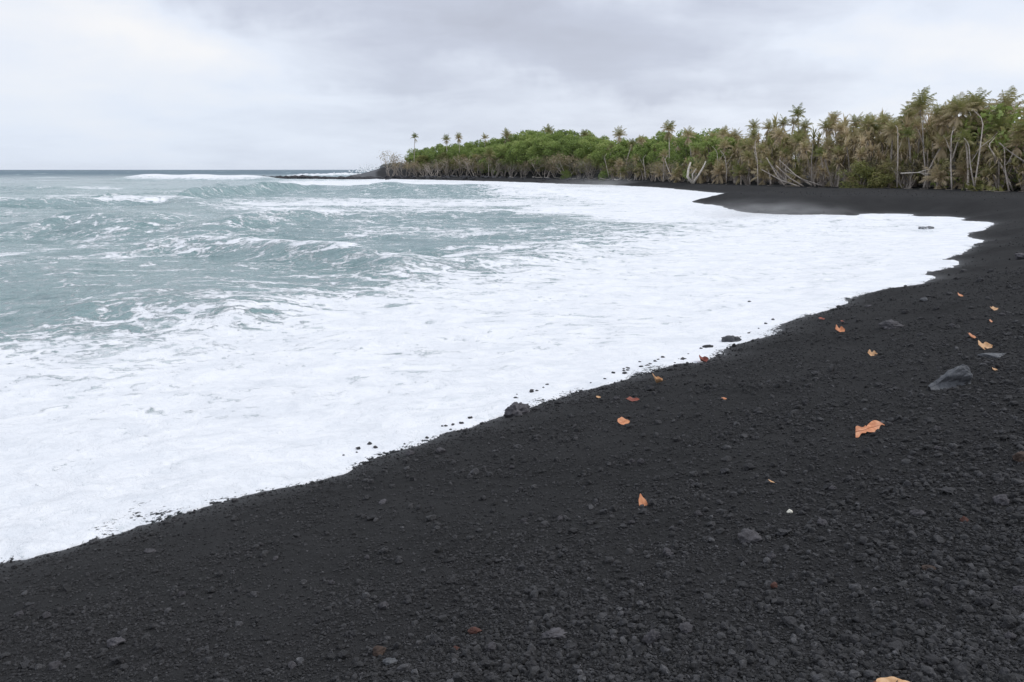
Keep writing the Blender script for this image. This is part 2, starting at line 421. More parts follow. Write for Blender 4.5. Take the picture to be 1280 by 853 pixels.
# chop: directional wave sum
H = np.zeros_like(X)
for i in range(46):
    lam = 0.9*(1.115**i)*(0.9+0.2*random.random())
    if lam > 70: break
    th = R(-98)+random.gauss(0, 0.55 if lam < 6 else 0.28)
    k = 2*PI/lam
    a = 0.0115*lam**0.86*(0.7+0.6*random.random())
    fade = np.clip(1.4-(RR*0.004)/lam*2.2, 0, 1)         # drop what the mesh cannot carry
    ph = k*(math.cos(th)*X+math.sin(th)*Y)+random.random()*6.28+1.3*fbm(X/lam*0.22, Y/lam*0.22, 2, i)*2
    s = np.sin(ph)
    H += a*fade*(np.exp(1.1*(s-1))*1.6-0.55)
gust = 0.5+fbm(X*0.02, Y*0.03, 2, 77)
near_am = sstep(3, 22, away)
H *= gust*near_am*0.47*(1-.45*sstep(120, 260, RR))
def ridge(px, hgt, wf, wb, zc=0.3):
    """a long wave crest laid along sea points; wf = metres of front face towards the shore, wb = back"""
    P = np.array([at_plane(u, v, zc) for u, v in px])
    xs, ys = P[:, 0], P[:, 1]
    o = np.argsort(xs); xs = xs[o]; ys = ys[o]
    yc = np.interp(X, xs, ys)+1.2*(fbm(X*0.12, Y*0+3, 3, int(hgt*100))-.5)
    L = xs[-1]-xs[0]
    end = sstep(xs[0], xs[0]+0.25*L, X)*(1-sstep(xs[-1]-0.3*L, xs[-1], X))
    dy = Y-yc
    prof = np.where(dy < 0, np.exp(-(dy/wf)**2), np.exp(-(dy/wb)**2))
    return hgt*prof*end*(0.65+0.7*fbm(X*0.05, Y*0.02, 3, 5)), dy, end
FO = np.zeros_like(X)       # foam amount
def addridge(px, h, wf, wb, foam=0.0, ff=1.0, fb=1.0, zc=0.3):
    global H, FO
    r, dy, end = ridge(px, h*1.2, wf, wb, zc); H = H+r
    if foam:
        g = np.where(dy < 0, np.exp(-(dy/ff)**2), np.exp(-(dy/fb)**2))*end
        FO = np.maximum(FO, foam*g)
addridge([(-160, 372), (0, 336), (120, 317), (230, 309), (330, 315), (450, 330), (560, 345)], .62, 2.0, 4.5, .62, 1.7, 1.8)
addridge([(-150, 268), (40, 252), (130, 248), (220, 256), (300, 262)], .8, 4, 9, .55, 2.2, 3)
addridge([(-200, 232), (0, 238), (120, 241), (260, 238)], .6, 5, 12)
addridge([(240, 244), (330, 231.5), (400, 236), (520, 240)], 1.0, 6, 12, .30, 4, 5, .8)
addridge([(130, 298), (300, 288), (430, 279), (600, 278), (760, 284)], .55, 3.2, 6, .55, 1.6, 4)
addridge([(-100, 300), (0, 290), (100, 284), (230, 290)], .5, 3.0, 7, .30, 2, 3)
addridge([(380, 252), (470, 243), (620, 244), (720, 246)], .7, 6, 9, .3, 3, 5)
addridge([(120, 223), (230, 223), (300, 223), (380, 223)], 1.8, 8, 12, 1.05, 13, 8, 1.0)
addridge([(320, 219.5), (400, 218.5), (500, 217.5)], 1.3, 8, 14, 1.0, 18, 12, 1.0)
addridge([(430, 341), (600, 330), (760, 314)], .22, 2.0, 3.5, .45, 1.0, 2.5)
addridge([(0, 398), (160, 385), (300, 392), (420, 380)], .26, 1.6, 3, .40, 1.0, 2.0)
# bands of foam: (polyline in bearing coordinates, half height, strength)
def band(px, hw, st, soft=1.0):
    global FO
    P = np.array(px, float); yc = np.interp(U, P[:, 0], P[:, 1])
    L = P[-1, 0]-P[0, 0]
    end = sstep(P[0, 0], P[0, 0]+0.18*L, U)*(1-sstep(P[-1, 0]-0.18*L, P[-1, 0], U))
    wob = 1+0.7*(fbm(U*0.012, Vp*0.1, 3, int(P[0, 1]))-.5)
    FO = np.maximum(FO, st*np.exp(-(np.abs(Vp-yc)/(hw*wob))**(2*soft))*end)
band([(150, 262), (250, 258), (380, 256), (600, 257), (800, 256), (1100, 262)], 6, .74, .8)
band([(180, 262), (330, 268), (450, 272), (600, 270), (800, 268), (1100, 268)], 7, .80, .8)
band([(250, 235), (420, 230), (600, 232), (800, 238), (1000, 245)], 8, .88, 1.2)
band([(560, 240), (700, 245), (850, 255), (1000, 262)], 9, .95, 1.5)
band([(420, 338), (560, 325), (720, 308), (860, 296)], 7, .62)
band([(380, 300), (560, 300), (720, 296), (900, 290)], 6, .50)
band([(600, 262), (750, 268), (900, 275), (1100, 285)], 9, .90, 1.5)
band([(-100, 318), (0, 322), (130, 308), (260, 303), (420, 312)], 6, .5)
band([(-300, 375), (-60, 345), (60, 334), (200, 322), (330, 322)], 6, .52)
band([(-100, 296), (100, 300), (250, 296)], 4, .42)
band([(40, 250), (110, 248), (180, 253)], 2.5, .6)
band([(170, 243), (210, 245), (260, 247)], 2.0, .5)
band([(-50, 424), (50, 405), (150, 380), (260, 365), (420, 350)], 7, .38)
band([(200, 385), (330, 378), (500, 365), (700, 345)], 8, .44)
band([(-60, 445), (60, 436), (160, 430), (300, 412), (450, 392)], 14, .55)
# solid wash: everything shoreward of this curve is white
bx = np.array([-400, -100, 0, 100, 200, 300, 400, 500, 560, 650, 740, 820, 880, 940, 1300.])
by = np.array([520, 470, 456, 446, 432, 416, 394, 374, 362, 344, 322, 304, 290, 272, 262.])
wash = Vp-np.interp(U, bx, by)
FO = np.maximum(FO, (.60*sstep(-95, 10, wash+20*(fbm(U*.02, Vp*.06, 3, 3)-.5))+.36*sstep(-20, 45, wash+14*(fbm(U*.02, Vp*.06, 3, 3)-.5))))
FO = np.maximum(FO, 0.93*sstep(70, 25, away)*sstep(600, 820, U)*sstep(300, 275, Vp))
FO = np.maximum(FO, 1.0*(1-sstep(0.4, 5, away)))
FO = np.maximum(FO, np.where(D > -2.2, 1.25, 0))
# back of bay and wash beside the reef
FO = np.maximum(FO, np.where((RR > 180) & (RR < 420) & (U > 300), .85*np.exp(-((Vp-226)/4.5)**2)*sstep(320, 480, U), 0))
# wind-blown white caps offshore
caps = fbm(X*0.05, Y*0.02, 4, 91); FO = np.maximum(FO, np.where(RR > 90, sstep(.70, .80, caps)*.6, 0))
base = 0.05+0.28*fbm(X*0.03, Y*0.05, 3, 55)+0.16*np.clip(H, 0, 1)*sstep(160, 30, RR)
FO = np.maximum(FO, base*sstep(600, 60, RR))
# the swash: thin sheet climbing the sand
lift = ZE*np.exp(-away/5.0)
front = 0.022*(1-np.exp(-away/0.06))+0.05*(1-np.exp(-away/0.8))
lump = 0.09*sstep(0.3, 5, away)*(fbm(X*0.5, Y*0.9, 4, 61)-.4)+0.03*sstep(.1, 1.5, away)*(fbm(X*3, Y*4, 3, 63)-.5)
Z = np.where(D < 0, lift+front+lump*np.exp(-RR/160), ZE-0.05-0.3*np.maximum(D, 0))+H
Z = np.where(D < 0, Z, np.minimum(Z, ZE-0.02-.3*D))
edge_n = 0.04*(fbm(X*1.6, Y*1.6, 4, 71)-.5)*np.exp(-away/.6)
Z += edge_n*(D < 1)
deepf = sstep(60, 900, RR)
# earth-curve-free plane: keep very far water flat
Z = np.where(RR > 2500, Z*0.3, Z)
lace = sstep(400, 60, RR)
Q, used = grid_faces(len(rs), NA, sea_keep)
me = np_mesh('sea', np.stack([X, Y, Z], 1)[used], Q, True, {'rim': np.exp(-np.maximum(-D, 0)/.35)[used], 'foam': FO[used], 'lace': lace[used], 'deep': deepf[used]})
tag(link('sea', me, M['sea']), kind='structure')
del X, Y, RR, D, U, Vp, H, Z, FO

# ------------------------------------------------------------------ rocks
def ico(sub):
    import bmesh
    bm = bmesh.new(); bmesh.ops.create_icosphere(bm, subdivisions=sub, radius=1)
    V = np.array([v.co[:] for v in bm.verts]); T = np.array([[v.index for v in f.verts] for f in bm.faces]); bm.free()
    return V, T
ICO = {s: ico(s) for s in (1, 2, 3, 4)}
def n3(P, s, seed):
    return (vnoise(P[:, 0]*s+seed, P[:, 1]*s+P[:, 2]*s*0.7, seed)+vnoise(P[:, 1]*s-seed, P[:, 2]*s+P[:, 0]*s*0.6, seed+3)+vnoise(P[:, 2]*s+5, P[:, 0]*s-P[:, 1]*s*.8, seed+7))/3
def rockshape(sub, seed, rough=0.5, cuts=6, knobs=0.0):
    r = np.random.default_rng(seed); V, T = ICO[sub]; V = V.copy()
    for i in range(cuts):                      # flatten facets
        n = r.normal(size=3); n /= np.linalg.norm(n); c = r.uniform(.5, .85)
        d = V@n; V -= np.where(d > c, (d-c)*0.9, 0)[:, None]*n
    N = V/np.linalg.norm(V, axis=1)[:, None]
    f = rough*(n3(V, 1.6, seed)-.5)+rough*.6*(n3(V, 3.7, seed+11)-.5)+rough*.35*(n3(V, 8, seed+17)-.5)
    if knobs: f = f+knobs*(np.abs(n3(V, 5, seed+5)-.5)*4-.5)*.5
    V = V+N*f[:, None]
    return V, T
def rot3(V, rx, ry, rz):
    return V@np.array(Matrix.Rotation(rz, 3, 'Z')@Matrix.Rotation(ry, 3, 'Y')@Matrix.Rotation(rx, 3, 'X')).T
# gravel: one mass of loose cinder, too many to count
PROT1 = [rockshape(1, 100+i, .75, 3) for i in range(14)]
PROT2 = [rockshape(2, 200+i, .75, 5, .2) for i in range(14)]
def gravel(name, N, r0, r1, smin, smax, powr, prots, seed, amin=-44, amax=44, clump=True):
    r = np.random.default_rng(seed)
    rr = np.exp(r.uniform(math.log(r0), math.log(r1), N*3))
    # more points far away in log space already equals constant density on screen width; favour near
    a = R(1)*r.uniform(amin, amax, N*3)
    x = rr*np.sin(a); y = rr*np.cos(a)
    d = shore_dist(x, y)
    dens = np.where(d > 0.02, 1.0, 0)
    if clump:
        c = fbm(x*0.8, y*0.8, 3, 15); c2 = fbm(x*3, y*3, 2, 25)
        rightness = sstep(2.0, 8.0, d)
        dens = dens*(1 if smax < .02 else np.clip(.35+.65*sstep(3.5, 7.5, d), 0, 1))*np.clip(0.16+0.45*rightness+2.2*np.maximum(c-.42, 0)*(0.4+rightness)+1.5*np.maximum(c2-.5, 0), 0, 1)
    k = np.where(r.uniform(size=N*3) < dens)[0][:N]
    x, y, rr, d = x[k], y[k], rr[k], d[k]
    n = len(k)
    z = sand_h(x, y, d)+np.exp(-(rr/14)**2)*(0.010*(fbm(x*9, y*9, 4, 31, .6)-.5))
    q = r.uniform(size=n)
    size = smin*(smax/smin)**(q**powr)
    size *= np.clip(rr/5.0, 0.75, 3.0)**0.6
    Vs = []; Ts = []; As = []; off = 0
    pi = r.integers(0, len(prots), n)
    for j, (V, T) in enumerate(prots):
        s = np.where(pi == j)[0]
        if len(s) == 0: continue
        m = len(s); ang = r.uniform(0, 2*PI, m); ca, sa = np.cos(ang), np.sin(ang)
        sc = np.stack([r.uniform(.8, 1.3, m), r.uniform(.7, 1.1, m), r.uniform(.55, 1.0, m)], 1)*size[s][:, None]
        P = V[None]*sc[:, None, :]
        tl = r.uniform(-.5, .5, m); P = np.stack([P[..., 0]*np.cos(tl)[:, None]-P[..., 2]*np.sin(tl)[:, None], P[..., 1], P[..., 0]*np.sin(tl)[:, None]+P[..., 2]*np.cos(tl)[:, None]], -1)
        P = np.stack([P[..., 0]*ca[:, None]-P[..., 1]*sa[:, None], P[..., 0]*sa[:, None]+P[..., 1]*ca[:, None], P[..., 2]], -1)
        P += np.stack([x[s], y[s], z[s]+sc[:, 2]*0.42], 1)[:, None, :]
        Vs.append(P.reshape(-1, 3)); Ts.append((T[None]+(np.arange(m)*len(V))[:, None, None]+off).reshape(-1, 3)); off += m*len(V)
        As.append(np.repeat(np.clip(r.normal(.40, .21, m)+(r.uniform(size=m) > .96)*.9, .0, 1.6), len(V)))
    me = np_mesh(name, np.vstack(Vs), np.vstack(Ts), False, {'tint': np.concatenate(As)})
    o = link(name, me, M['gravel']); return o
tag(gravel('gravel', 250000, 1.9, 26, .0026, .012, 1.5, PROT1, 1), kind='stuff')
tag(gravel('gravel', 24000, 1.9, 45, .008, .028, 2.4, PROT2, 2), kind='stuff')
tag(gravel('gravel', 1300, 1.9, 14, .017, .036, 1.8, PROT2, 8, -12, 44), kind='stuff')
tag(gravel('gravel', 5000, 20, 110, .010, .035, 2.0, PROT1, 3, -5, 44), kind='stuff')

# individual stones -------------------------------------------------
SHARD = {}
def stone_at(u, v, wpx, hpx, kind, seed, label=None, group=None, name='lava_stone', flat=None, sink=0.3, knobs=.25, rough=.55, sub=3, deep=1.0, cuts=6, water=False, rz=None, catg='stone'):
    if water:
        q = at_plane(u, v, ZE+0.02); tt = math.hypot(q[0], q[1], EYE); dd = -float(shore_dist(np.array([q[0]]), np.array([q[1]]))[0]); z_ = ZE*math.exp(-max(dd, 0)/5)+(.05 if dd > .5 else 0); q = at_plane(u, v, z_); p = Vector((q[0], q[1], z_-.02))
    else: p, tt = at_sand(u, v)
    W = wpx/F*tt*0.5; Hh = hpx/F*tt*0.5*1.05
    V, T = rockshape(sub, seed, rough, cuts, knobs)
    ext = np.abs(V).max(0); V = V/ext
    V = rot3(V, 0, 0, seed*1.7 if rz is None else rz)
    V = V/np.abs(V).max(0)
    V = V*np.array([W, W*0.85*deep, Hh])
    me = np_mesh(name, V, T, False, {'tint': np.full(len(V), .5)})
    me.polygons.foreach_set('use_smooth', np.full(len(T), sub >= 3)); 
    o = link(name, me, M[kind]); o.location = p+Vector((0, 0, Hh*(1-2*sink)))
    tag(o, label, catg, group); return o
# conspicuous ones, each with its own label
NAMED = [
 (914,428,26,14,'grey','pale grey pitted lava rock sitting in the foam at the water edge','lava_rock',True),
 (884,437,18,10,'stone','small black lava rock just left of the pale rock in the foam','lava_rock',True),
 (855,453,10,9,'stone','round black stone at the foam edge beside the dark red leaf','lava_stone',False),
 (808,459,11,7,'clinker','small grey stone topped by a tan leaf scrap in the thin foam','lava_stone',True),
 (645,518,38,24,'clinker','smooth grey mound of rock bulging at the foam edge','lava_rock',False),
 (1111,410,34,14,'clinker','craggy purple-grey clinker pile beyond the far orange leaves','lava_rock',False),
 (1155,376,12,6,'grey','small flat grey stone on the upper beach near the foam','lava_stone',False),
 (1170,387,9,6,'stone','small jet black stone below the flat grey one','lava_stone',False),
 (1275,577,22,17,'brownrock','brown lava rock cut by the right edge of the photo','lava_rock',False),
 (1272,604,18,9,'stone','smooth dark stone just below the brown rock at the right edge','lava_stone',False),
 (1276,324,16,12,'clinker','dark rock slab at the right edge of the upper beach','lava_rock',False),
 (937,377,5,3,'stone','tiny dark stone alone out in the white foam','lava_stone',True),
 (293,627,10,7,'stone','dark stone on the foam edge at the left','lava_stone',False),
 (117,679,16,7,'stone','low dark lump on the foam edge towards the left corner','lava_stone',False),
 (187,690,18,5,'clinker','long flat greyish stone below the foam at the left','lava_stone',False),
 (144,806,24,13,'clinker','largest grey rough stone in the lower left corner','lava_stone',False),
 (473,818,20,16,'brownrock','dull brown stone touching a pale grey one near the bottom','lava_stone',False),
 (488,829,20,10,'grey','pale grey flat-topped stone in front of the brown stone near the bottom','lava_stone',False),
 (570,812,11,7,'redrock','small dark red cinder near the bottom centre','cinder',False),
 (594,791,20,9,'redrock','flaky red-brown cinder above the small red one','cinder',False),
 (815,803,26,24,'clinker','upright purple-grey pitted stone at the bottom centre right','lava_stone',False),
 (966,735,13,10,'redrock','rusty orange-brown cinder alone in dark gravel','cinder',False),
 (1205,652,11,9,'redrock','small reddish cinder beside a grey stone at the right','cinder',False),
 (1147,644,20,12,'clinker','grey stone with a reddish cast at the right','lava_stone',False),
 (1162,712,18,7,'brownrock','thin brown stone lying flat in the right gravel','lava_stone',False),
 (934,676,40,19,'clinker','long knobbly grey clinker right of the lower orange leaf','lava_rock',False),
 (836,694,17,12,'clinker','rounded grey stone below the lower orange leaf','lava_stone',False),
 (318,745,11,9,'stone','round black stone in the smooth sand at the left','lava_stone',False),
 (480,760,16,12,'clinker','rough grey stone in the middle of the lower left sand','lava_stone',False),
 (692,796,36,12,'clinker','long ragged clinker near the bottom centre','lava_rock',False),
 (908,561,12,7,'stone','black stone in open sand left of the large folded leaf','lava_stone',False),
]
for i, (u, v, w, h, k, lab, nm, wt) in enumerate(NAMED):
    stone_at(u, v, w, h, k, 300+i, lab, None, nm, water=wt, sub=4 if w > 15 else 3, knobs=.5 if k == 'clinker' else .25, rough=.7)
# big triangular rock (a faceted wedge with a peak to the right)
def wedge_rock():
    p, tt = at_sand(1194, 484)
    W = 57/F*tt
    import bmesh
    bm = bmesh.new()
    for q in [(-.52, .02, 0), (-.46, .10, .10), (-.2, .12, .34), (.02, .08, .58), (.16, .10, .92), (.27, .14, 1.0), (.34, .08, .86), (.46, -.02, .34), (.50, .05, .0), (.40, -.16, .10), (.1, -.10, .0),
              (-.3, -.02, .0), (.15, .42, .62), (-.15, .42, .22), (.42, .40, .30), (.3, .5, 0), (-.35, .40, .0), (.12, -.02, .45), (-.22, .04, .16), (.36, -.10, .42)]: bm.verts.new(q)
    bmesh.ops.convex_hull(bm, input=bm.verts[:])
    for v in [v for v in bm.verts if not v.link_faces]: bm.verts.remove(v)
    bmesh.ops.triangulate(bm, faces=bm.faces[:])
    bmesh.ops.subdivide_edges(bm, edges=bm.edges[:], cuts=11, use_grid_fill=True); bmesh.ops.triangulate(bm, faces=bm.faces[:])
    bm.normal_update(); V = np.array([v.co[:] for v in bm.verts]); N = np.array([v.normal[:] for v in bm.verts]); T = np.array([[v.index for v in f.verts] for f in bm.faces]); bm.free()
    dz = (.07*(n3(V, 3.2, 5)-.5)+.07*(n3(V, 9, 6)-.5)+.05*(n3(V, 24, 8)-.5))[:, None]
    V = V+N*dz*[.7, .7, 1.2]
    front = (V[:, 1] < .12)
    V[:, 1] += np.where(front, .16*np.exp(-((V[:, 2]-.25)/.2)**2), 0)
    V = V*W
    V[:, 2] *= (31/F*tt)/V[:, 2].max()
    V = rot3(V, 0, 0, R(8))
    me = np_mesh('rock', V, T, False, {'tint': np.full(len(V), .5)})
    o = link('lava_rock', me, M['grey']); o.location = p-Vector((0, 0, .03))
    tag(o, 'large wedge-shaped grey rock with a peak, the biggest on the sand', 'rock')
wedge_rock()
o = stone_at(1240, 446, 40, 9, 'grey', 77, 'long flat blue-grey slab just below the tan leaf at the right', None, 'stone_slab', sub=4, knobs=.1, rough=.25, cuts=9, sink=.35, rz=0)
# the smaller loose stones
small = [(36,759,14,7),(58,772,12,8),(93,767,12,8),(153,795,14,9),(179,748,10,7),(227,745,11,8),(148,828,16,9),(156,836,12,8),(228,815,10,7),(199,811,12,8),(175,775,11,7),(193,766,9,6),
 (200,690,10,5),(70,834,16,9),(34,834,18,10),(510,753,13,9),(399,778,14,11),(430,822,16,10),(437,794,13,8),(565,727,12,9),(499,704,12,9),(545,805,18,16),(614,813,16,14),(459,699,9,7),(523,637,9,7),
 (465,650,14,9),(458,624,10,7),(479,629,14,5),(779,747,18,9),(664,836,16,12),(858,788,20,11),(928,736,18,10),(940,815,18,15),(916,846,16,12),(978,668,20,9),(964,699,11,10),(1171,697,15,10),
 (1157,758,16,14),(1230,758,20,17),(1273,742,16,12),(987,780,26,12),(1059,803,20,13),(1113,806,17,13),(1122,813,22,12),(1169,829,22,10),(1251,630,20,15),(1221,631,14,11),(1188,616,22,8),
 (1062,626,12,8),(1028,656,16,9),(936,587,16,10),(906,592,12,8),(801,580,10,9),(885,487,9,7),(852,521,10,7),(790,578,8,6),(671,549,9,7),(1063,601,14,8),(1041,612,10,6),(1247,601,14,6),
 (1020,470,14,7),(1100,483,16,6),(1022,468,9,6),(1038,436,7,5),(1006,506,9,7),(1172,562,10,6),(1138,575,9,6),(1163,528,14,6),(1172,538,11,7),(1060,506,9,7),(1182,490,8,6),(700,505,9,5),(714,522,9,6),
 (742,517,8,5),(812,488,12,7),(770,500,9,6),(756,540,7,5),(735,561,7,5),(665,538,9,5),(551,566,14,8),(512,569,12,8),(516,600,8,6),(490,609,9,5),(456,592,10,5),(604,625,10,7),(616,640,9,6),(587,597,8,5),
 (640,586,8,5),(648,560,12,6),(670,552,9,6),(870,608,9,6),(900,630,11,7),(873,645,12,8),(1250,700,12,7),(1090,640,14,7),(1010,720,9,8),(1200,700,12,8),(1262,800,16,12),(1205,835,14,10),(1025,830,14,11),
 (690,700,12,7),(660,742,12,8),(725,770,12,8),(748,812,14,10),(620,760,12,8),(580,770,12,7),(700,650,10,6),(655,653,10,7),(755,642,12,7),(790,655,9,6),(250,700,8,5),(275,720,9,6),(345,700,9,6),(372,671,10,7),
 (358,716,9,5),(415,730,9,6),(330,800,12,8),(365,835,14,9),(280,790,10,7),(300,840,14,8),(110,720,9,6),(60,720,8,5),(25,770,10,7),(250,840,10,7),(1085,384,8,4),(1130,392,8,5),(1186,369,9,5),(1225,352,10,5),
 (1204,340,9,4),(1190,408,8,4),(1260,420,10,5),(1150,420,9,5),(1252,395,9,5),(1238,340,8,4),(1262,360,10,5)]
r = random.Random(4)
protos = []
for i in range(9):
    V, T = rockshape(3, 500+i, .75, 5, .4); V = V/np.abs(V).max(0)
    me = np_mesh('lava_stone', V, T, False, {'tint': np.full(len(V), .5)}); me.materials.append(M['stone'] if i % 5 else M['clinker']); protos.append(me)
for (u, v, w, h) in small:
    p, tt = at_sand(u, v); W = w/F*tt*.5*1.05; Hh = h/F*tt*.5*1.15
    o = bpy.data.objects.new('lava_stone', r.choice(protos)); COL.objects.link(o)
    o.location = p+Vector((0, 0, Hh*.45)); o.rotation_euler = (r.uniform(-.3, .3), r.uniform(-.3, .3), r.uniform(0, 6.3)); o.scale = (W, W*r.uniform(.75, 1), Hh)
    tag(o, 'small rough dark lava stone lying loose among others on the black sand', 'stone', 'small loose lava stones on the beach')
# pebbles rolled in the thin foam edge
for i in range(46):
    t = r.random(); cl = r.choice([(530,548,30),(560,540,40),(770,472,38),(800,461,30),(870,445,36),(240,625,40),(660,495,30),(440,570,40),(950,415,25)])
    u = cl[0]+r.uniform(-cl[2], cl[2]); v = cl[1]-(u-cl[0])*0.36-r.uniform(0, 10)
    q = at_plane(u, v, ZE); s = r.uniform(.012, .03)*(1+math.hypot(*q)/25)
    if shore_dist(np.array([q[0]]), np.array([q[1]]))[0] > -0.02: continue
    o = bpy.data.objects.new('pebble', r.choice(protos)); COL.objects.link(o)
    dd = -shore_dist(np.array([q[0]]), np.array([q[1]]))[0]
    o.location = (q[0], q[1], ZE*math.exp(-dd/5)+.02*(1-math.exp(-dd/.06))+.05*(1-math.exp(-dd/.8))+s*.1); o.rotation_euler = (0, 0, r.uniform(0, 6)); o.scale = (s, s*.8, s*.6)
    tag(o, 'dark pebble caught in the thin foam along the water edge', 'pebble', 'pebbles in the thin foam edge')

# ------------------------------------------------------------------ fallen leaves
def leaf_mesh(L, W, curl=.3, fold=.2, lobes=0.0, seed=0, tipw=1.0):
    r_ = np.random.default_rng(seed); nu, nv = 16, 9
    V = []
    for i in range(nu):
        s = i/(nu-1); w = W*.5*(math.sin(PI*min(s, 1)**.8)**.75)*(1+lobes*math.sin(s*13+seed))+.0006
        for j in range(nv):
            q = j/(nv-1)*2-1
            x = (s-.5)*L; y = q*w
            z = fold*abs(q)*w*1.1+curl*L*((s-.5)**2)*1.6+0.012*L*math.sin(s*9+q*3+seed)+.02*L*r_.normal()*.3
            V.append((x, y, z))
    V = np.array(V); idx = np.arange(nu*nv).reshape(nu, nv)
    Q = np.stack([idx[:-1, :-1], idx[1:, :-1], idx[1:, 1:], idx[:-1, 1:]], -1).reshape(-1, 4)
    t = .0012; n = len(V)
    V2 = V-[0, 0, t]
    return np.vstack([V, V2]), np.vstack([Q, Q[:, ::-1]+n])
def put_leaf(u, v, wpx, hpx, m, seed, label, curl=.3, fold=.3, lobes=.1, rz=0.0, tilt=.25, roll=0.0, group=None):
    p, tt = at_sand(u, v); L = wpx/F*tt; W = max(hpx/F*tt*1.7, L*.35)
    root = bpy.data.objects.new('fallen_leaf', None); COL.objects.link(root); root.location = p+Vector((0, 0, .008+L*.05))
    root.rotation_euler = (tilt+roll, 0.05, rz); root.empty_display_size = .05
    V, Q = leaf_mesh(L, W, curl, fold, lobes, seed)
    link('blade', np_mesh('blade', V, Q), M[m], root)
    b = MB(); xs = np.linspace(-.56, .48, 9); b.tube(np.stack([xs*L, xs*0, curl*L*xs**2*1.6-.001], 1), np.full(9, L*.008)*np.linspace(1.5, .5, 9), 5)
    b.build('midrib', M['leaf_in'], root)
    tag(root, label, 'leaf', group)
put_leaf(779, 530, 17, 8, 'leaf_orange', 1, 'orange leaf alone on the sand below the foam edge', rz=.35, tilt=.5)
put_leaf(804, 633, 12, 15, 'leaf_orange', 2, 'light orange rounded leaf scrap alone in the lower middle', .15, .15, .12, .3, .75)
put_leaf(1230, 436, 19, 10, 'leaf_tan', 4, 'pale tan lobed leaf lying over the blue-grey slab', .5, .2, .3, .1, .5)
put_leaf(1215, 424, 12, 9, 'leaf_orange', 5, 'orange leaf just above the pale tan leaf at the right', .5, .3, .2, .7, .5)
put_leaf(1242, 388, 11, 5, 'leaf_tan', 6, 'pale cream curled leaf high on the beach near the right edge', .5, .2, .3, .2, .5)
put_leaf(1239, 403, 4, 4, 'leaf_orange', 7, 'tiny red-orange leaf fragment under the pale cream leaf', .2, .2, .2, .2, .5)
put_leaf(1200, 371, 7, 5, 'leaf_orange', 8, 'small dull orange leaf, the farthest on the right', .4, .3, .2, .4, .5)
put_leaf(1243, 464, 7, 4, 'leaf_tan', 9, 'small pale leaf scrap right of the wedge-shaped rock', .4, .3, .2, .4, .4)
put_leaf(1049, 415, 13, 7, 'leaf_orange', 10, 'orange crinkled leaf left of the craggy clinker pile', .6, .4, .4, .1, .5)
put_leaf(1090, 445, 12, 6, 'leaf_tan', 11, 'light orange leaf below the craggy clinker pile', .6, .4, .4, -.2, .5)
put_leaf(1053, 403, 5, 3, 'leaf_red', 12, 'tiny reddish leaf above the crinkled orange one', rz=.4)
put_leaf(1027, 400, 8, 4, 'leaf_red', 13, 'brownish red leaf close to the foam edge at the upper beach', rz=.1)
put_leaf(821, 480, 11, 10, 'leaf_tan', 14, 'tan leaf curled into a cup near the foam edge', 1.4, .8, .2, .9, .3)
put_leaf(878, 453, 13, 8, 'leaf_red', 15, 'dark red curled leaf at the foam edge by the round black stone', 1.0, .5, .2, .5, .4)
put_leaf(791, 502, 17, 5, 'leaf_red', 16, 'thin dark red leaf half buried beneath the cup-curled tan leaf', .3, .3, .3, .1, .3)
put_leaf(748, 498, 6, 3, 'leaf_tan', 17, 'tiny brown leaf scrap at the foam edge', rz=.2)
put_leaf(905, 500, 7, 3, 'leaf_orange', 18, 'tiny orange leaf scrap in open sand', rz=.3)
put_leaf(1116, 859, 46, 8, 'leaf_tan', 19, 'pale tan leaf cut by the bottom edge of the photo', .15, .2, .1, .05, .2)
put_leaf(964, 604, 4, 5, 'leaf_tan', 20, 'tiny pale scrap of leaf above the white coral piece', rz=.9)
stone_at(987, 641, 8, 6, 'coral', 90, 'small cream white piece of coral on black gravel', None, 'coral_piece', catg='coral')
stone_at(802, 457, 3, 2, 'coral', 91, 'tiny pale shell chip on the foam edge', None, 'shell', catg='shell')
# the large folded leaf: two panels twisted about a crease
def big_leaf():
    p, tt = at_sand(1086, 541); k = tt/F
    root = bpy.data.objects.new('fallen_leaf', None); COL.objects.link(root); root.location = p-Vector((0, 0, .004)); root.empty_display_size = .05
    nu, nv = 26, 10; V = []
    for i in range(nu):
        s = i/(nu-1); x = (s-.5)*46*k
        if s < .40: w = (9.5-3.5*math.sin(PI*s/.8)**2+1.5*math.sin(s*20))*k; tw = .95-.5*s
        else: w = (6.0+5.0*math.sin(PI*min((s-.40)/.62, 1))-6.8*max(0, (s-.7)/.3)**2)*k; tw = .25+1.3*(s-.4)
        for j in range(nv):
            q = j/(nv-1)*2-1
            y = q*w*math.cos(tw)*1.1; z = q*w*math.sin(tw)*.95+.18*w*q*q
            V.append((x+q*3.5*k, y+(s-.5)*14*k, z+.004*math.sin(s*15+q*3)+(s-.5)*5*k))
    V = np.array(V); idx = np.arange(nu*nv).reshape(nu, nv)
    Q = np.stack([idx[:-1, :-1], idx[1:, :-1], idx[1:, 1:], idx[:-1, 1:]], -1).reshape(-1, 4)
    V[:, 2] -= V[:, 2].min(); V[:, 2] = V[:, 2]*.62+.001
    link('blade', np_mesh('blade', np.vstack([V, V-[0, 0, .0015]]), np.vstack([Q, Q[:, ::-1]+len(V)])), M['leaf_orange'], root)
    b = MB(); mid = V.reshape(nu, nv, 3)[:, nv//2]; b.tube(mid+[0, 0, .001], np.linspace(.0035, .001, nu), 5); b.build('midrib', M['leaf_in'], root)
    root.rotation_euler = (0, 0, R(10))
    tag(root, 'large folded and twisted orange leaf, the biggest leaf on the sand', 'leaf')
big_leaf()

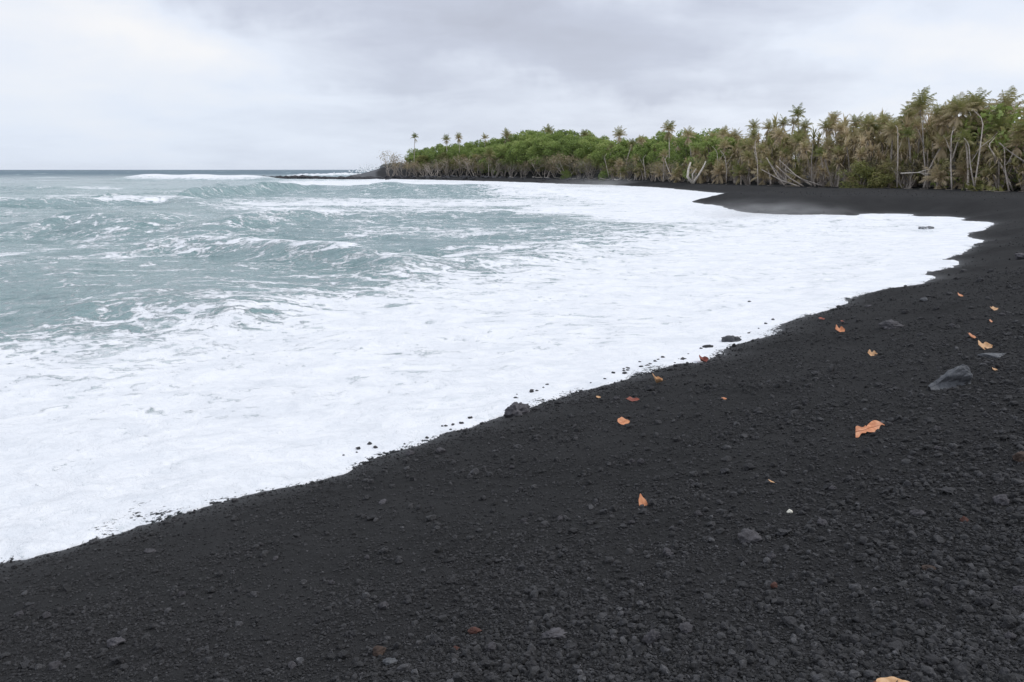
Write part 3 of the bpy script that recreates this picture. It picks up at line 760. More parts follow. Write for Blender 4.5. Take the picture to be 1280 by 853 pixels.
# ------------------------------------------------------------------ vegetation prototypes
def frond(b, base, azi, L, pitch, droop, tint, nl=22, lw=.07, ll=.9, k=0):
    """pinnate palm frond: arched rachis with two rows of leaflets"""
    n = 12; s = np.linspace(0, 1, n)
    ang = pitch-droop*s**1.3
    dx = np.cos(ang); dz = np.sin(ang)
    hx = np.concatenate([[0], np.cumsum(dx[:-1])])*L/n; hz = np.concatenate([[0], np.cumsum(dz[:-1])])*L/n
    ca, sa = math.cos(azi), math.sin(azi)
    P = np.stack([base[0]+hx*ca, base[1]+hx*sa, base[2]+hz], 1)
    b.tube(P, np.linspace(.045, .012, n), 3, tint, cap=False)
    side = np.array([-sa, ca, 0.0])
    V = []; Q = []; c = 0
    for i in range(nl):
        q = .12+.88*i/(nl-1); f = q*(n-1); j = min(int(f), n-2); w = f-j
        p = P[j]*(1-w)+P[j+1]*w; T = P[j+1]-P[j]; T = T/(np.linalg.norm(T)+1e-9)
        ln = ll*math.sin(PI*(.14+.80*q))**.7*(.85+.3*random.random())
        for sgn in (-1, 1):
            hang = .25+.55*random.random()
            dirv = side*sgn*(1-.25*q)+T*(.45+.4*q)-np.array([0, 0, hang]); dirv /= np.linalg.norm(dirv)
            wv = T*lw*.5
            e = p+dirv*ln; mid = p+dirv*ln*.5+np.array([0, 0, .03])
            e = e-np.array([0, 0, ln*.15])
            V += [p-wv*.6, p+wv*.6, mid-wv, mid+wv, e]
            Q.append((c, c+1, c+3, c+2)); Q.append((c+2, c+3, c+4, c+4)); c += 5
    Q = np.array(Q); quads = Q[Q[:, 2] != Q[:, 3]]; tris = Q[Q[:, 2] == Q[:, 3]][:, :3]
    b.add(np.array(V), quads, tris, np.clip(tint+np.random.default_rng(k).normal(0, .06, len(V)), 0, 1))
def palm_proto(h, lean, nf, brown, seed, skirt=.3, spread=1.0):
    """returns (trunk mesh, crown mesh)"""
    random.seed(seed); n = 12; s = np.linspace(0, 1, n); la = random.uniform(0, 6.3)
    bend = lean*(s**1.7)*h
    P = np.stack([bend*math.cos(la), bend*math.sin(la), s*h], 1)
    tb = MB(); rad = .15-.06*s; rad[0] *= 1.5; rad[1] *= 1.12; P[0, 2] -= .5
    tb.tube(P, rad, 8, .5)
    cb = MB(); top = P[-1]
    for i in range(nf):
        q = (i+.5)/nf
        azi = i*2.399+random.uniform(-.25, .25)
        pitch = R(88-78*q)+random.uniform(-.12, .12)
        L = random.uniform(2.1, 3.2)*(1-.1*q)*spread
        t = np.clip(brown*.78+.6*(q-.3)*brown*1.6+random.uniform(-.12, .16), 0, 1)
        frond(cb, top+[0, 0, -.25*q], azi, L, pitch, R(24+55*q+random.uniform(-12, 22)), t, 18, .085, .75, seed+i)
    for i in range(int(nf*skirt*1.3)):                       # dead fronds hanging along the trunk
        azi = random.uniform(0, 6.3)
        frond(cb, top+[0, 0, -.35-random.uniform(0, .5)], azi, random.uniform(1.6, 2.6), R(-35+random.uniform(-25, 15)), R(50), random.uniform(.72, 1), 14, .08, .5, seed+90+i)
    # fibrous heart
    V, T = ICO[2]; cb.add(V*[.22, .22, .45]+top-[0, 0, .1], None, T, .8)
    return tb.mesh('trunk'), cb.mesh('crown', False)
PALMS = [palm_proto(7, .10, 20, .45, 1, .5), palm_proto(7, .18, 18, .62, 2, .8), palm_proto(7, .05, 20, .75, 3, .8, .9), palm_proto(7, .28, 19, .5, 4, .6),
         palm_proto(7, .12, 14, .35, 5, .3, .85), palm_proto(7, .22, 20, .8, 6, 1.0, .85), palm_proto(7, .08, 19, .6, 7, .9), palm_proto(7, .15, 20, .4, 8, .5)]
YOUNG = [palm_proto(1.6, .12, 15, .55, 31, .3, .95), palm_proto(1.2, .1, 16, .8, 32, .4, .85), palm_proto(2.2, .15, 15, .35, 33, .3), palm_proto(1.9, .2, 17, .7, 34, .6, .9)]
def limbs(tb, p, d, L, r0, depth, tips, k=5, bend=.35, split=(2, 3)):
    n = 5; P = [np.array(p, float)]; dd = np.array(d, float)
    for i in range(n):
        dd = dd+np.array([random.gauss(0, bend*.35), random.gauss(0, bend*.35), random.gauss(.04, bend*.2)]); dd /= np.linalg.norm(dd)
        P.append(P[-1]+dd*L/n)
    tb.tube(np.array(P), np.linspace(r0, r0*.62, n+1), k, .5, cap=False)
    if depth == 0: tips.append(P[-1]); return
    for i in range(random.randint(*split)):
        nd = dd+np.array([random.gauss(0, .55), random.gauss(0, .55), random.gauss(.1, .3)]); nd /= np.linalg.norm(nd)
        q = P[-1] if i == 0 else P[random.randint(2, n)]
        limbs(tb, q, nd, L*random.uniform(.6, .85), r0*.6, depth-1, tips, max(3, k-1), bend, split)
def leaf_cards(C, size, seed, tint, up=.35):
    r_ = np.random.default_rng(seed); n = len(C)
    a = r_.normal(size=(n, 3)); a /= np.linalg.norm(a, axis=1)[:, None]
    nrm = r_.normal(size=(n, 3))+[0, 0, up]; nrm /= np.linalg.norm(nrm, axis=1)[:, None]
    a = np.cross(nrm, a); a /= np.linalg.norm(a, axis=1)[:, None]+1e-9; b2 = np.cross(nrm, a)
    s = size*r_.uniform(.6, 1.3, n)[:, None]
    V = np.stack([C-a*s, C+b2*s*.45, C+a*s, C-b2*s*.45+nrm*s*.25], 1).reshape(-1, 3)
    Q = np.arange(4*n).reshape(n, 4)
    return V, Q, np.repeat(tint, 4)
def broad_proto(seed, h=6, w=3.2, nleaf=4200, size=.17, bare=0.0, ntrunk=2, clumps=26, low=.35):
    random.seed(seed); r_ = np.random.default_rng(seed)
    tb = MB(); tips = []
    for i in range(ntrunk):
        a = random.uniform(0, 6.3); d = np.array([math.cos(a)*.35, math.sin(a)*.35, 1.0]); d /= np.linalg.norm(d)
        limbs(tb, (math.cos(a)*.15, math.sin(a)*.15, -.4), d, h*.42, .13, 2, tips)
    cb = MB()
    cc = []
    for i in range(clumps):
        a = r_.uniform(0, 2*PI); q = r_.uniform(-.35, 1)
        rad = w*math.sqrt(max(0, 1-max(q, 0)**2))*r_.uniform(.45, .95)*(1 if q > 0 else .85)
        cc.append((rad*math.cos(a), rad*math.sin(a), h*(low+.12)+q*h*(1-low-.14), r_.uniform(.55, 1.05)*w*.34, r_.uniform(-.22, .22)))
    for t in tips: cc.append((t[0], t[1], t[2], w*.22, 0))
    tot = sum(c[3]**2 for c in cc)
    for c in cc:
        n = int(nleaf*c[3]**2/tot)
        v = r_.normal(size=(n, 3)); v /= np.linalg.norm(v, axis=1)[:, None]
        v *= (r_.uniform(.35, 1, n)**.5)[:, None]
        P = v*[c[3], c[3], c[3]*.7]+[c[0], c[1], c[2]]
        P += r_.normal(0, .06, (n, 3))
        V, Q, A = leaf_cards(P, size, seed*97+n, np.clip(.45+c[4]+r_.normal(0, .13, n), 0, 1))
        cb.add(V, Q, None, A)
    return tb.mesh('trunk'), cb.mesh('crown', False)
BROAD = [broad_proto(41), broad_proto(42, w=3.6, clumps=32), broad_proto(43, h=6, w=2.9, size=.2), broad_proto(44, w=3.4, low=.2), broad_proto(45, clumps=20, w=3.0)]
BUSH = [broad_proto(51, h=3, w=2.2, nleaf=2600, size=.13, low=.05, ntrunk=3), broad_proto(52, h=3, w=2.5, nleaf=2600, size=.15, low=.0, ntrunk=3)]
def scrub_proto(seed, h=5, nt=6, leafn=500, size=.12):
    """mostly bare, many-stemmed pale shrub"""
    random.seed(seed); r_ = np.random.default_rng(seed); tb = MB(); tips = []
    for i in range(nt):
        a = random.uniform(0, 6.3); d = np.array([math.cos(a)*.5, math.sin(a)*.5, 1.0]); d /= np.linalg.norm(d)
        limbs(tb, (math.cos(a)*.4, math.sin(a)*.4, -.3), d, h*.40, .065, 3, tips, 4, .45, (2, 3))
    tips = np.array(tips); k = r_.integers(0, len(tips), leafn); P = tips[k]+r_.normal(0, .28, (leafn, 3))
    cb = MB(); V, Q, A = leaf_cards(P, size, seed, np.clip(r_.normal(.45, .25, leafn), 0, 1)); cb.add(V, Q, None, A)
    return tb.mesh('trunk'), cb.mesh('crown', False)
SCRUB = [scrub_proto(61), scrub_proto(62, nt=8, leafn=900), scrub_proto(63, nt=5, leafn=1300, size=.14), scrub_proto(64, nt=7, leafn=300)]
def strap_proto(seed, h=3.0, heads=6, brown=.5):
    """screw pine: short forked stems with heads of long strap leaves"""
    random.seed(seed); tb = MB(); cb = MB(); r_ = np.random.default_rng(seed)
    for i in range(heads):
        a = random.uniform(0, 6.3); rr = random.uniform(.2, 1.3); hh = h*random.uniform(.35, .95)
        P = np.array([[0, 0, -.3], [rr*.5*math.cos(a), rr*.5*math.sin(a), hh*.45], [rr*math.cos(a), rr*math.sin(a), hh]])
        P = np.array([P[0]*(1-t)**2+2*P[1]*t*(1-t)+P[2]*t*t for t in np.linspace(0, 1, 7)])
        tb.tube(P, np.linspace(.08, .06, 7), 6)
        for j in range(34):
            az_ = j*2.4; el = R(random.uniform(-25, 85)); L = random.uniform(.8, 1.35); n = 5
            s = np.linspace(0, 1, n); an = el-1.2*s**1.5
            hx = np.concatenate([[0], np.cumsum(np.cos(an[:-1]))])*L/n; hz = np.concatenate([[0], np.cumsum(np.sin(an[:-1]))])*L/n
            C = P[-1]+np.stack([hx*math.cos(az_), hx*math.sin(az_), hz], 1); sd = np.array([-math.sin(az_), math.cos(az_), 0])
            w = np.array([.05, .06, .05, .035, .005])[:, None]
            V = np.concatenate([C-sd*w, C+sd*w]); Q = [(q, q+1, n+q+1, n+q) for q in range(n-1)]
            t = brown+.12+(.35 if el < 0.2 else -.1)+random.uniform(-.15, .15)
            cb.add(V, np.array(Q), None, float(np.clip(t, 0, 1)))
    return tb.mesh('trunk'), cb.mesh('crown', False)
STRAP = [strap_proto(71), strap_proto(72, brown=.75), strap_proto(73, heads=8, brown=.35), strap_proto(74, h=3.6, heads=7, brown=.6)]

MATSETS = {'palm': ('trunk', 'palm'), 'broad': ('bark', 'green'), 'olive': ('bark', 'olive'), 'scrub': ('trunk', 'brush'), 'strap': ('bark', 'palm')}
_cache = {}
def plant(pro, ms, x, y, z, sc, scz, rz, name, label, cat, group, crown_sc=None, tilt=None):
    key = (id(pro[0]), ms)
    if key not in _cache:
        a = pro[0].copy(); b = pro[1].copy(); a.materials.clear(); b.materials.clear()
        a.materials.append(M[MATSETS[ms][0]]); b.materials.append(M[MATSETS[ms][1]]); _cache[key] = (a, b)
    a, b = _cache[key]
    root = bpy.data.objects.new(name, None); COL.objects.link(root); root.location = (x, y, z); root.rotation_euler = (tilt or 0, 0, rz)
    root.empty_display_size = .3
    t = bpy.data.objects.new('trunk', a); COL.objects.link(t); t.parent = root; t.scale = (sc, sc, scz)
    c = bpy.data.objects.new('crown', b); COL.objects.link(c); c.parent = root
    if crown_sc is None: c.scale = (sc, sc, scz)
    else:                                                   # palms: keep frond size, move crown to the trunk's top
        n = 12*8; top = np.array([a.vertices[88+i].co[:] for i in range(8)]).mean(0)
        c.scale = (crown_sc,)*3; c.location = Vector(top*np.array([sc, sc, scz]))-Vector(top*crown_sc)
    tag(root, label, cat, group); return root
TOPU = [470, 490, 505, 520, 560, 600, 640, 680, 720, 760, 800, 840, 880, 905, 930, 960, 1000, 1040, 1080, 1120, 1160, 1200, 1240, 1290, 1500]
TOPV = [206, 200, 192, 186, 178, 174, 165, 158, 162, 170, 167, 160, 158, 158, 148, 146, 149, 140, 133, 124, 127, 119, 122, 131, 128]
def topv(u): return float(np.interp(u, TOPU, TOPV))
rv = random.Random(99)
def ground_at(x, y): return float(sand_h(np.array([x]), np.array([y]))[0])
def put(pro, ms, u, t, topv_, h0, name, label, cat, group, wsc=1.0, crown=None):
    """h0 = the prototype's height; scaled so its top reaches photo row topv_"""
    Dd = float(Dtree(u))+t; x, y = az(u, Dd); z = ground_at(x, y)
    h = max(elev(topv_, Dd)-z, .8)
    if crown:                                 # palm: top of crown stands about 1.6*crown above the stem's end
        sz = max((h-1.7*crown)/h0, .15); return plant(pro, ms, x, y, z, 1.0, sz, rv.uniform(0, 6.3), name, label, cat, group, crown)
    k = h/h0
    return plant(pro, ms, x, y, z, k*wsc, k, rv.uniform(0, 6.3), name, label, cat, group)
GP = 'coconut palms in the stand behind the beach'; LP = 'brown and green coconut palm crowded among others in the stand behind the beach'
# background wood: green dome towards the point
def ustep(u, m): return m/float(Dtree(u))*F
for t, step, off in ((34, 4.6, -1), (22, 4.4, 2), (13, 4.4, 8)):
    u = 524.0
    while u < 905:
        tv = topv(u)+off+rv.uniform(-1, 3.5)
        put(rv.choice(BROAD), 'broad', u, t+rv.uniform(-3, 3), tv, 6.6, 'broadleaf_tree', 'bright green dense broadleaf tree in the dome of woods on the point', 'tree', 'green trees of the point', rv.uniform(.9, 1.2))
        u += ustep(u, step)*rv.uniform(.8, 1.3)
u = 880.0
for t, step, off in ((26, 5.0, 16), (16, 5.0, 30)):
    u = 870.0
    while u < 1420:
        put(rv.choice(BROAD), 'olive', u, t+rv.uniform(-3, 3), topv(u)+off+rv.uniform(-6, 12), 6.6, 'broadleaf_tree', 'dark olive broadleaf tree filling in behind the palms', 'tree', 'olive trees behind the palms', rv.uniform(.9, 1.1))
        u += ustep(u, step)*rv.uniform(.8, 1.3)
# front face of the point: grey-brown bare scrub and olive trees
u = 494.0
while u < 790:
    t = rv.uniform(1, 6)-(3 if u < 560 else 0); put(rv.choice(SCRUB), 'scrub', u, t, 197+rv.uniform(-10, 8) if u > 520 else 186+rv.uniform(0, 12), 5.2, 'bare_shrub', 'grey-brown leafless shrub with tangled pale stems at the foot of the far woods', 'shrub', 'bare shrubs along the far shore', rv.uniform(.8, 1.15))
    u += ustep(u, 3.0)*rv.uniform(.8, 1.3)
u = 535.0
while u < 800:
    put(rv.choice(BROAD), 'olive', u, rv.uniform(6, 11), 192+rv.uniform(-6, 6), 6.6, 'broadleaf_tree', 'dull olive tree at the front of the far woods', 'tree', 'olive trees along the far shore', 1.0)
    u += ustep(u, 7)*rv.uniform(.8, 1.3)
# palm stand
def palmrow(t, step, u0, u1, off, jit, crown, pros, ms='palm'):
    u = u0
    while u < u1:
        put(rv.choice(pros), ms, u, t+rv.uniform(-2, 2), topv(u)+off+rv.uniform(-jit*.4, jit), 7.0, 'coconut_palm', LP, 'palm', GP, 1.0, crown*rv.uniform(.85, 1.15))
        u += ustep(u, step)*rv.uniform(.7, 1.35)
palmrow(14, 1.9, 905, 1420, 0, 12, .68, PALMS)
palmrow(11, 1.9, 895, 1420, 9, 20, .68, PALMS)
palmrow(8, 1.9, 880, 1420, 20, 22, .68, PALMS)
palmrow(4, 2.0, 770, 1420, 30, 26, .66, PALMS[1:7])
palmrow(12, 3.2, 755, 905, 4, 14, .75, PALMS)
# young palms, screw pines and bushes along the front
u = 770.0
while u < 1430:
    pr = rv.choice(YOUNG); tv = 214-rv.uniform(0, 28) if u > 900 else 214-rv.uniform(0, 14)
    Dd = float(Dtree(u))+rv.uniform(0, 4); x, y = az(u, Dd); z = ground_at(x, y); k = rv.uniform(.75, 1.15)
    plant(pr, 'palm', x, y, z, k, k, rv.uniform(0, 6.3), 'young_palm', 'young stemless palm with brown-green fronds at the front of the palm stand', 'palm', 'young palms at the front of the stand')
    u += ustep(u, 4.2)*rv.uniform(.6, 1.5)
u = 760.0
while u < 1430:
    Dd = float(Dtree(u))+rv.uniform(.5, 6); x, y = az(u, Dd); z = ground_at(x, y); k = rv.uniform(.8, 1.5)
    plant(rv.choice(STRAP), 'strap', x, y, z, k, k, rv.uniform(0, 6.3), 'screw_pine', 'tufted screw pine with long strap leaves among the palm trunks', 'screw pine', 'screw pines under the palms')
    u += ustep(u, 2.8)*rv.uniform(.6, 1.5)
u = 800.0
while u < 1430:
    Dd = float(Dtree(u))+rv.uniform(2, 7); x, y = az(u, Dd); z = ground_at(x, y); k = rv.uniform(.6, 1.0)
    plant(rv.choice(SCRUB), 'scrub', x, y, z, k, k, rv.uniform(0, 6.3), 'dry_shrub', 'dry twiggy shrub between the palm trunks above the black sand', 'shrub', 'dry shrubs under the palms')
    u += ustep(u, 3.4)*rv.uniform(.6, 1.5)
for t_, o0, o1 in ((5, 26, 60), (9, 12, 38), (13, 6, 22)):
    u = 800.0 if t_ < 9 else 880.0
    while u < 1430:
        put(rv.choice(STRAP), 'strap', u, t_+rv.uniform(-1.5, 1.5), min(topv(u)+rv.uniform(o0, o1), 212), 3.6, 'screw_pine', 'tall shaggy screw pine filling the stand between the palms', 'screw pine', 'tall screw pines in the stand', rv.uniform(.55, .8))
        u += ustep(u, 2.3)*rv.uniform(.6, 1.4)
# singled-out plants
def single(pro, ms, u, D_off, tv, h0, name, label, cat, crown=None, wsc=1.0): return put(pro, ms, u, D_off, tv, h0, name, label, cat, None, wsc, crown)
single(PALMS[4], 'palm', 523, 6, 166, 7, 'coconut_palm', 'lone thin palm sticking up at the tip of the far point', 'palm', .85)
single(PALMS[0], 'palm', 563, 14, 169, 7, 'coconut_palm', 'palm above the far woods, second from the tip of the point', 'palm', .85)
single(PALMS[2], 'palm', 578, 16, 167, 7, 'coconut_palm', 'palm above the far woods, third from the tip of the point', 'palm', .85)
single(PALMS[4], 'palm', 607, 18, 167, 7, 'coconut_palm', 'palm above the far woods left of the dome of green trees', 'palm', .85)
single(PALMS[7], 'palm', 632, 22, 163, 7, 'coconut_palm', 'fuller palm above the left shoulder of the green dome', 'palm', 1.1)
single(PALMS[0], 'palm', 681, 26, 158, 7, 'coconut_palm', 'palm standing on the very top of the green dome', 'palm', 1.0)
single(PALMS[3], 'palm', 721, 26, 163, 7, 'coconut_palm', 'small palm right of the top of the green dome', 'palm', .9)
single(PALMS[0], 'palm', 769, 20, 161, 7, 'coconut_palm', 'palm in the dip right of the green dome', 'palm', .95)
single(PALMS[4], 'palm', 983, 18, 132, 7, 'coconut_palm', 'slender lone palm rising high above the middle of the stand', 'palm', .85)
single(PALMS[5], 'palm', 828, 10, 152, 7, 'coconut_palm', 'ragged palm with upright spikes above the left of the stand', 'palm', .95)
single(PALMS[7], 'palm', 1124, 8, 115, 7, 'coconut_palm', 'tall full palm, left of the tallest group at the right', 'palm', 1.05)
single(PALMS[3], 'palm', 1158, 7, 124, 7, 'coconut_palm', 'clean-stemmed palm with a gap of sky at its right', 'palm', .95)
single(PALMS[6], 'palm', 1176, 10, 122, 7, 'coconut_palm', 'bushy palm next to the gap of sky', 'palm', .95)
single(PALMS[1], 'palm', 1199, 9, 115, 7, 'coconut_palm', 'tallest palm with brown hanging fronds near the right edge', 'palm', 1.0)
single(PALMS[7], 'palm', 1227, 9, 116, 7, 'coconut_palm', 'broad greenish palm right of the tallest one', 'palm', 1.1)
single(PALMS[0], 'palm', 612, -1, 186, 7, 'coconut_palm', 'small tan palm with a straight pale stem in front of the far woods', 'palm', 1.1)
def gbush(u, t, h, k, label, ms='broad'):
    Dd = float(Dtree(u))+t; x, y = az(u, Dd); z = ground_at(x, y)
    plant(BUSH[k], ms, x, y, z, h/3.0*1.15, h/3.0, rv.uniform(0, 6), 'green_bush', label, 'bush', None)
gbush(1062, -1.0, 3.4, 1, 'biggest rounded olive-green bush at the foot of the palm stand', 'olive')
gbush(1082, .5, 3.0, 1, 'smaller dark olive bush touching the right side of the biggest rounded bush', 'olive')
gbush(752, 2, 2.6, 1, 'low green bush at the left end of the black beach')
gbush(705, 2, 2.4, 0, 'low green bush on the dark bank below the dome')
gbush(1268, 6, 9.5, 0, 'dense olive bush tree filling the right edge', 'olive')
gbush(1232, 10, 9.0, 1, 'green leafy bush tree behind the right hand palms')

# bleached and leaning wood --------------------------------------------------
def wood(pts, r0, r1, name, label, cat, m='drift', extra=()):
    b = MB(); P = np.array(pts, float)
    def smooth(P, n=9):
        t = np.linspace(0, len(P)-1, n); return np.stack([np.interp(t, range(len(P)), P[:, i]) for i in range(3)], 1)
    b.tube(smooth(P), np.linspace(r0, r1, 9), 7)
    for e in extra: b.tube(smooth(np.array(e, float), 7), np.linspace(r1*1.0+r0*.3, r1*.4, 7), 6)
    o = b.build(name, M[m]); tag(o, label, cat); return o
def pt(u, v, D_): x, y = az(u, D_); return (x, y, elev(v, D_))
Dd = float(Dtree(857))-5.5
b = MB()
V1 = [pt(857, 230, Dd), pt(850, 221, Dd), pt(851, 211, Dd+.5), pt(853, 203, Dd+.5)]
V2 = [pt(857, 229.5, Dd), pt(864, 218, Dd), pt(869, 208, Dd-.5), pt(871, 202, Dd)]
V3 = [pt(857, 229, Dd+.3), pt(856, 218, Dd+.4), pt(860, 211, Dd)]
for P_, a_, c_ in ((V1, .28, .14), (V2, .26, .10), (V3, .2, .06)): b.tube(np.array(P_), np.linspace(a_, c_, len(P_)), 8)
tag(b.build('dead_tree', M['drift']), 'bleached V-shaped dead tree standing on the sand before the palms', 'dead tree')
LEAN = [(978, 233, 946, 203, 'm'), (968, 233, 943, 197, 'a'), (990, 233, 955, 207, 'b'), (1000, 232, 958, 200, 'c'), (1012, 232, 965, 212, 'd'), (985, 233, 938, 212, 'e')]
for i, (u0, v0, u1, v1, _) in enumerate(LEAN):
    D0 = float(Dtree(u0))+rv.uniform(-1, 1.5)
    q0 = pt(u0, v0+.5, D0); q1 = pt(u1, v1, D0+rv.uniform(0, 2)); md = tuple((a+b_)/2 for a, b_ in zip(q0, q1)); md = (md[0], md[1], md[2]-.3)
    o = wood([q0, md, q1], .12, .05, 'dead_tree', None, None, 'trunk'); tag(o, 'leaning pale dead tree in the tangle slanting left over the sand', 'dead tree', 'leaning dead trees')
BARE = [(1139, 236, 1124, 150), (1168, 236, 1160, 165), (1196, 236.5, 1182, 180), (1195, 236, 1196, 150), (1237, 238, 1225, 185), (1242, 238, 1205, 182), (1279, 226, 1229, 188), (1102, 233, 1096, 160), (832, 222, 822, 200), (800, 224, 796, 198), (897, 227, 893, 195), (885, 227, 884, 190), (935, 231, 928, 180), (1000, 230, 997, 178), (756, 220, 750, 196)]
for (u0, v0, u1, v1) in BARE:
    D0 = float(Dtree(u0))+rv.uniform(0, 1.5)
    q0 = pt(u0, v0+1, D0); q1 = pt(u1, v1, D0+1); md = tuple((a+b_)/2+rv.uniform(-.3, .3) for a, b_ in zip(q0, q1))
    k_ = rv.uniform(-1, 1); q2 = (q1[0]+k_, q1[1]+.5, q1[2]+rv.uniform(.3, 1.2)); m2 = tuple(a*.4+b_*.6 for a, b_ in zip(q0, q1)); q3 = (m2[0]-k_*1.2, m2[1]-.2, m2[2]+rv.uniform(.8, 1.8))
    o = wood([q0, md, q1, q2], .10, .025, 'dead_tree', None, None, 'trunk', [[m2, q3, (q3[0]-k_*.6, q3[1], q3[2]+.7)]]); tag(o, 'tall bare pale dead tree stem at the front of the palm stand', 'dead tree', 'bare stems at the front of the stand')
D0 = float(Dtree(1130))-.5
wood([pt(1105, 217, D0), pt(1125, 216, D0), pt(1145, 218, D0)], .09, .03, 'dead_branch', 'long bleached branch hanging level under the palms', 'branch', 'drift',
     [[pt(1125, 216, D0), pt(1137, 212, D0), pt(1142, 205, D0)], [pt(1130, 217, D0), pt(1140, 223, D0), pt(1136, 229, D0)]])
# driftwood on the high-water line
for i in range(34):
    if i < 16: u = 540+i*16+rv.uniform(-6, 6)
    else: u = 850+(i-16)*24+rv.uniform(-8, 8)
    D0 = float(Dtree(u))-rv.uniform(1, 3.5); x, y = az(u, D0); z = ground_at(x, y)
    L = rv.uniform(1.0, 5.5) if i < 16 else rv.uniform(.5, 2.2); a = rv.uniform(-.5, .5)
    r0 = rv.uniform(.07, .14) if i < 16 else rv.uniform(.02, .045)
    P = [(x+math.cos(a)*L*(s-.5), y+math.sin(a)*L*(s-.5)*1.2, z+r0+rv.uniform(0, .5 if i < 16 else .1)*(1 if s in (0, 1) else .4)) for s in (0, .5, 1)]
    o = wood(P, r0, r0*.5, 'driftwood', None, None, 'drift' if i < 16 else 'bark')
    tag(o, 'pale driftwood log on the dark bank below the far woods' if i < 16 else 'short grey driftwood stick at the foot of the palm stand', 'driftwood', 'driftwood below the far woods' if i < 16 else 'driftwood sticks by the palms')
# dark boulders along the far shore and the reef
bp = []
for i in range(6):
    V, T = rockshape(2, 700+i, .6, 6, .2); V = V/np.abs(V).max(0)
    me = np_mesh('boulder', V, T, False, {'tint': np.full(len(V), .5)}); me.materials.append(M['boulder']); bp.append(me)
for i in range(150):
    f = i/150; u = 478+f*f*170+f*100+rv.uniform(-5, 5); Ds = float(np.interp(u, [478, 500, 540, 581, 642, 720, 780], [291, 286, 270, 252, 220, 185, 170])); Dt = float(Dtree(u))
    q = rv.uniform(.15, 1.0); D0 = Ds+(Dt-Ds)*q; x, y = az(u, D0); z = ground_at(x, y)
    s = rv.uniform(.25, .95)*(1 if u < 640 else .6)
    o = bpy.data.objects.new('boulder', rv.choice(bp)); COL.objects.link(o); o.location = (x, y, z+s*.2); o.rotation_euler = (0, 0, rv.uniform(0, 6)); o.scale = (s*1.3, s, s*.7)
    tag(o, 'dark boulder on the rocky shore below the far woods', 'boulder', 'boulders of the far shore')
rb = MB()
for i in range(260):                                        # the reef: one low shelf of lava
    f = rv.random(); u = 322+f*180; D0 = 350-f*38+rv.uniform(-7, 7); x, y = az(u, D0)
    s = rv.uniform(.6, 1.9)*(1 if f > .2 else .75); V, T = rockshape(1, 800+i % 20, .6, 4); V = V*[s*1.9, s*1.3, s*.62]
    rb.add(V+[x, y, .15+rv.uniform(-.25, .35)], None, T, .5)
for f in np.linspace(0, 1, 60):
    u = 330+f*175; D0 = 350-f*38; x, y = az(u, D0); V, T = rockshape(2, 830+int(f*50), .4, 4); rb.add(V*[3.2, 3.5, .75]+[x, y, -.1], None, T, .4)
o = rb.build('reef', M['boulder'], None, False); tag(o, kind='structure')
# far headland
hb = MB()
for i in range(26):
    f = i/25; u = 466+f*60; D0 = 560+f*20; x, y = az(u, D0); V, T = rockshape(3, 900+i, .5, 5); hgt = 2.5+6*sstep(0, .5, np.array(f))
    hb.add(V*[6, 20, float(hgt)]+[x, y, -.5], None, T, .5)
tag(hb.build('headland', M['headland'], None, False), kind='structure')
# spray thrown up beside the headland and white caps over the reef
def spray(u, v, D0, w, h, n, label, seed, dens=.5):
    r_ = np.random.default_rng(seed); x, y = az(u, D0); z0 = elev(v, D0)
    P = r_.normal(size=(n, 3))*[w*.4, w*.4, 1]
    P[:, 2] = np.abs(P[:, 2])*h*.42*np.exp(-(P[:, 0]/(w*.6))**2)
    V, T = ICO[1]; s = r_.uniform(.3, 1.0, n)*dens*(1-.6*P[:, 2]/(h+.1)).clip(.25, 1)
    VV = (V[None]*s[:, None, None]+P[:, None, :]+[x, y, z0]).reshape(-1, 3)
    TT = (T[None]+(np.arange(n)*len(V))[:, None, None]).reshape(-1, 3)
    o = link('spray', np_mesh('spray', VV, TT, True), M['spray']); tag(o, label, 'spray', None, 'stuff')
spray(470, 216, 470, 13, 5.5, 260, 'white burst of spray beside the far headland', 1, .8)
spray(484, 217, 420, 6, 3, 100, 'small burst of spray at the foot of the point', 2, .6)
def splash(u, v, wpx, hpx):                                 # the small splash over a rock near the beach
    q = at_plane(u, v, ZE); tt = math.hypot(q[0], q[1]); w = wpx/F*tt; h = hpx/F*tt; r_ = np.random.default_rng(4); n = 900
    P = r_.normal(size=(n, 3))*[w*.25, w*.25, 1]; P[:, 2] = np.abs(P[:, 2])*h*.30*np.exp(-(P[:, 0]/(w*.3))**2)
    V, T = ICO[1]; s = r_.uniform(.006, .018, n)
    VV = (V[None]*s[:, None, None]+P[:, None, :]+[q[0], q[1], ZE*.4]).reshape(-1, 3); TT = (T[None]+(np.arange(n)*len(V))[:, None, None]).reshape(-1, 3)
    tag(link('splash', np_mesh('splash', VV, TT, True), M['spray']), 'small splash of droplets over a rock in the foam by the far beach', 'splash', None, 'stuff')
splash(1158, 286, 26, 16)
stone_at(1158, 286, 20, 7, 'grey', 95, 'grey rock awash in the foam by the upper beach', None, 'lava_rock', water=True, sink=.42, catg='rock')

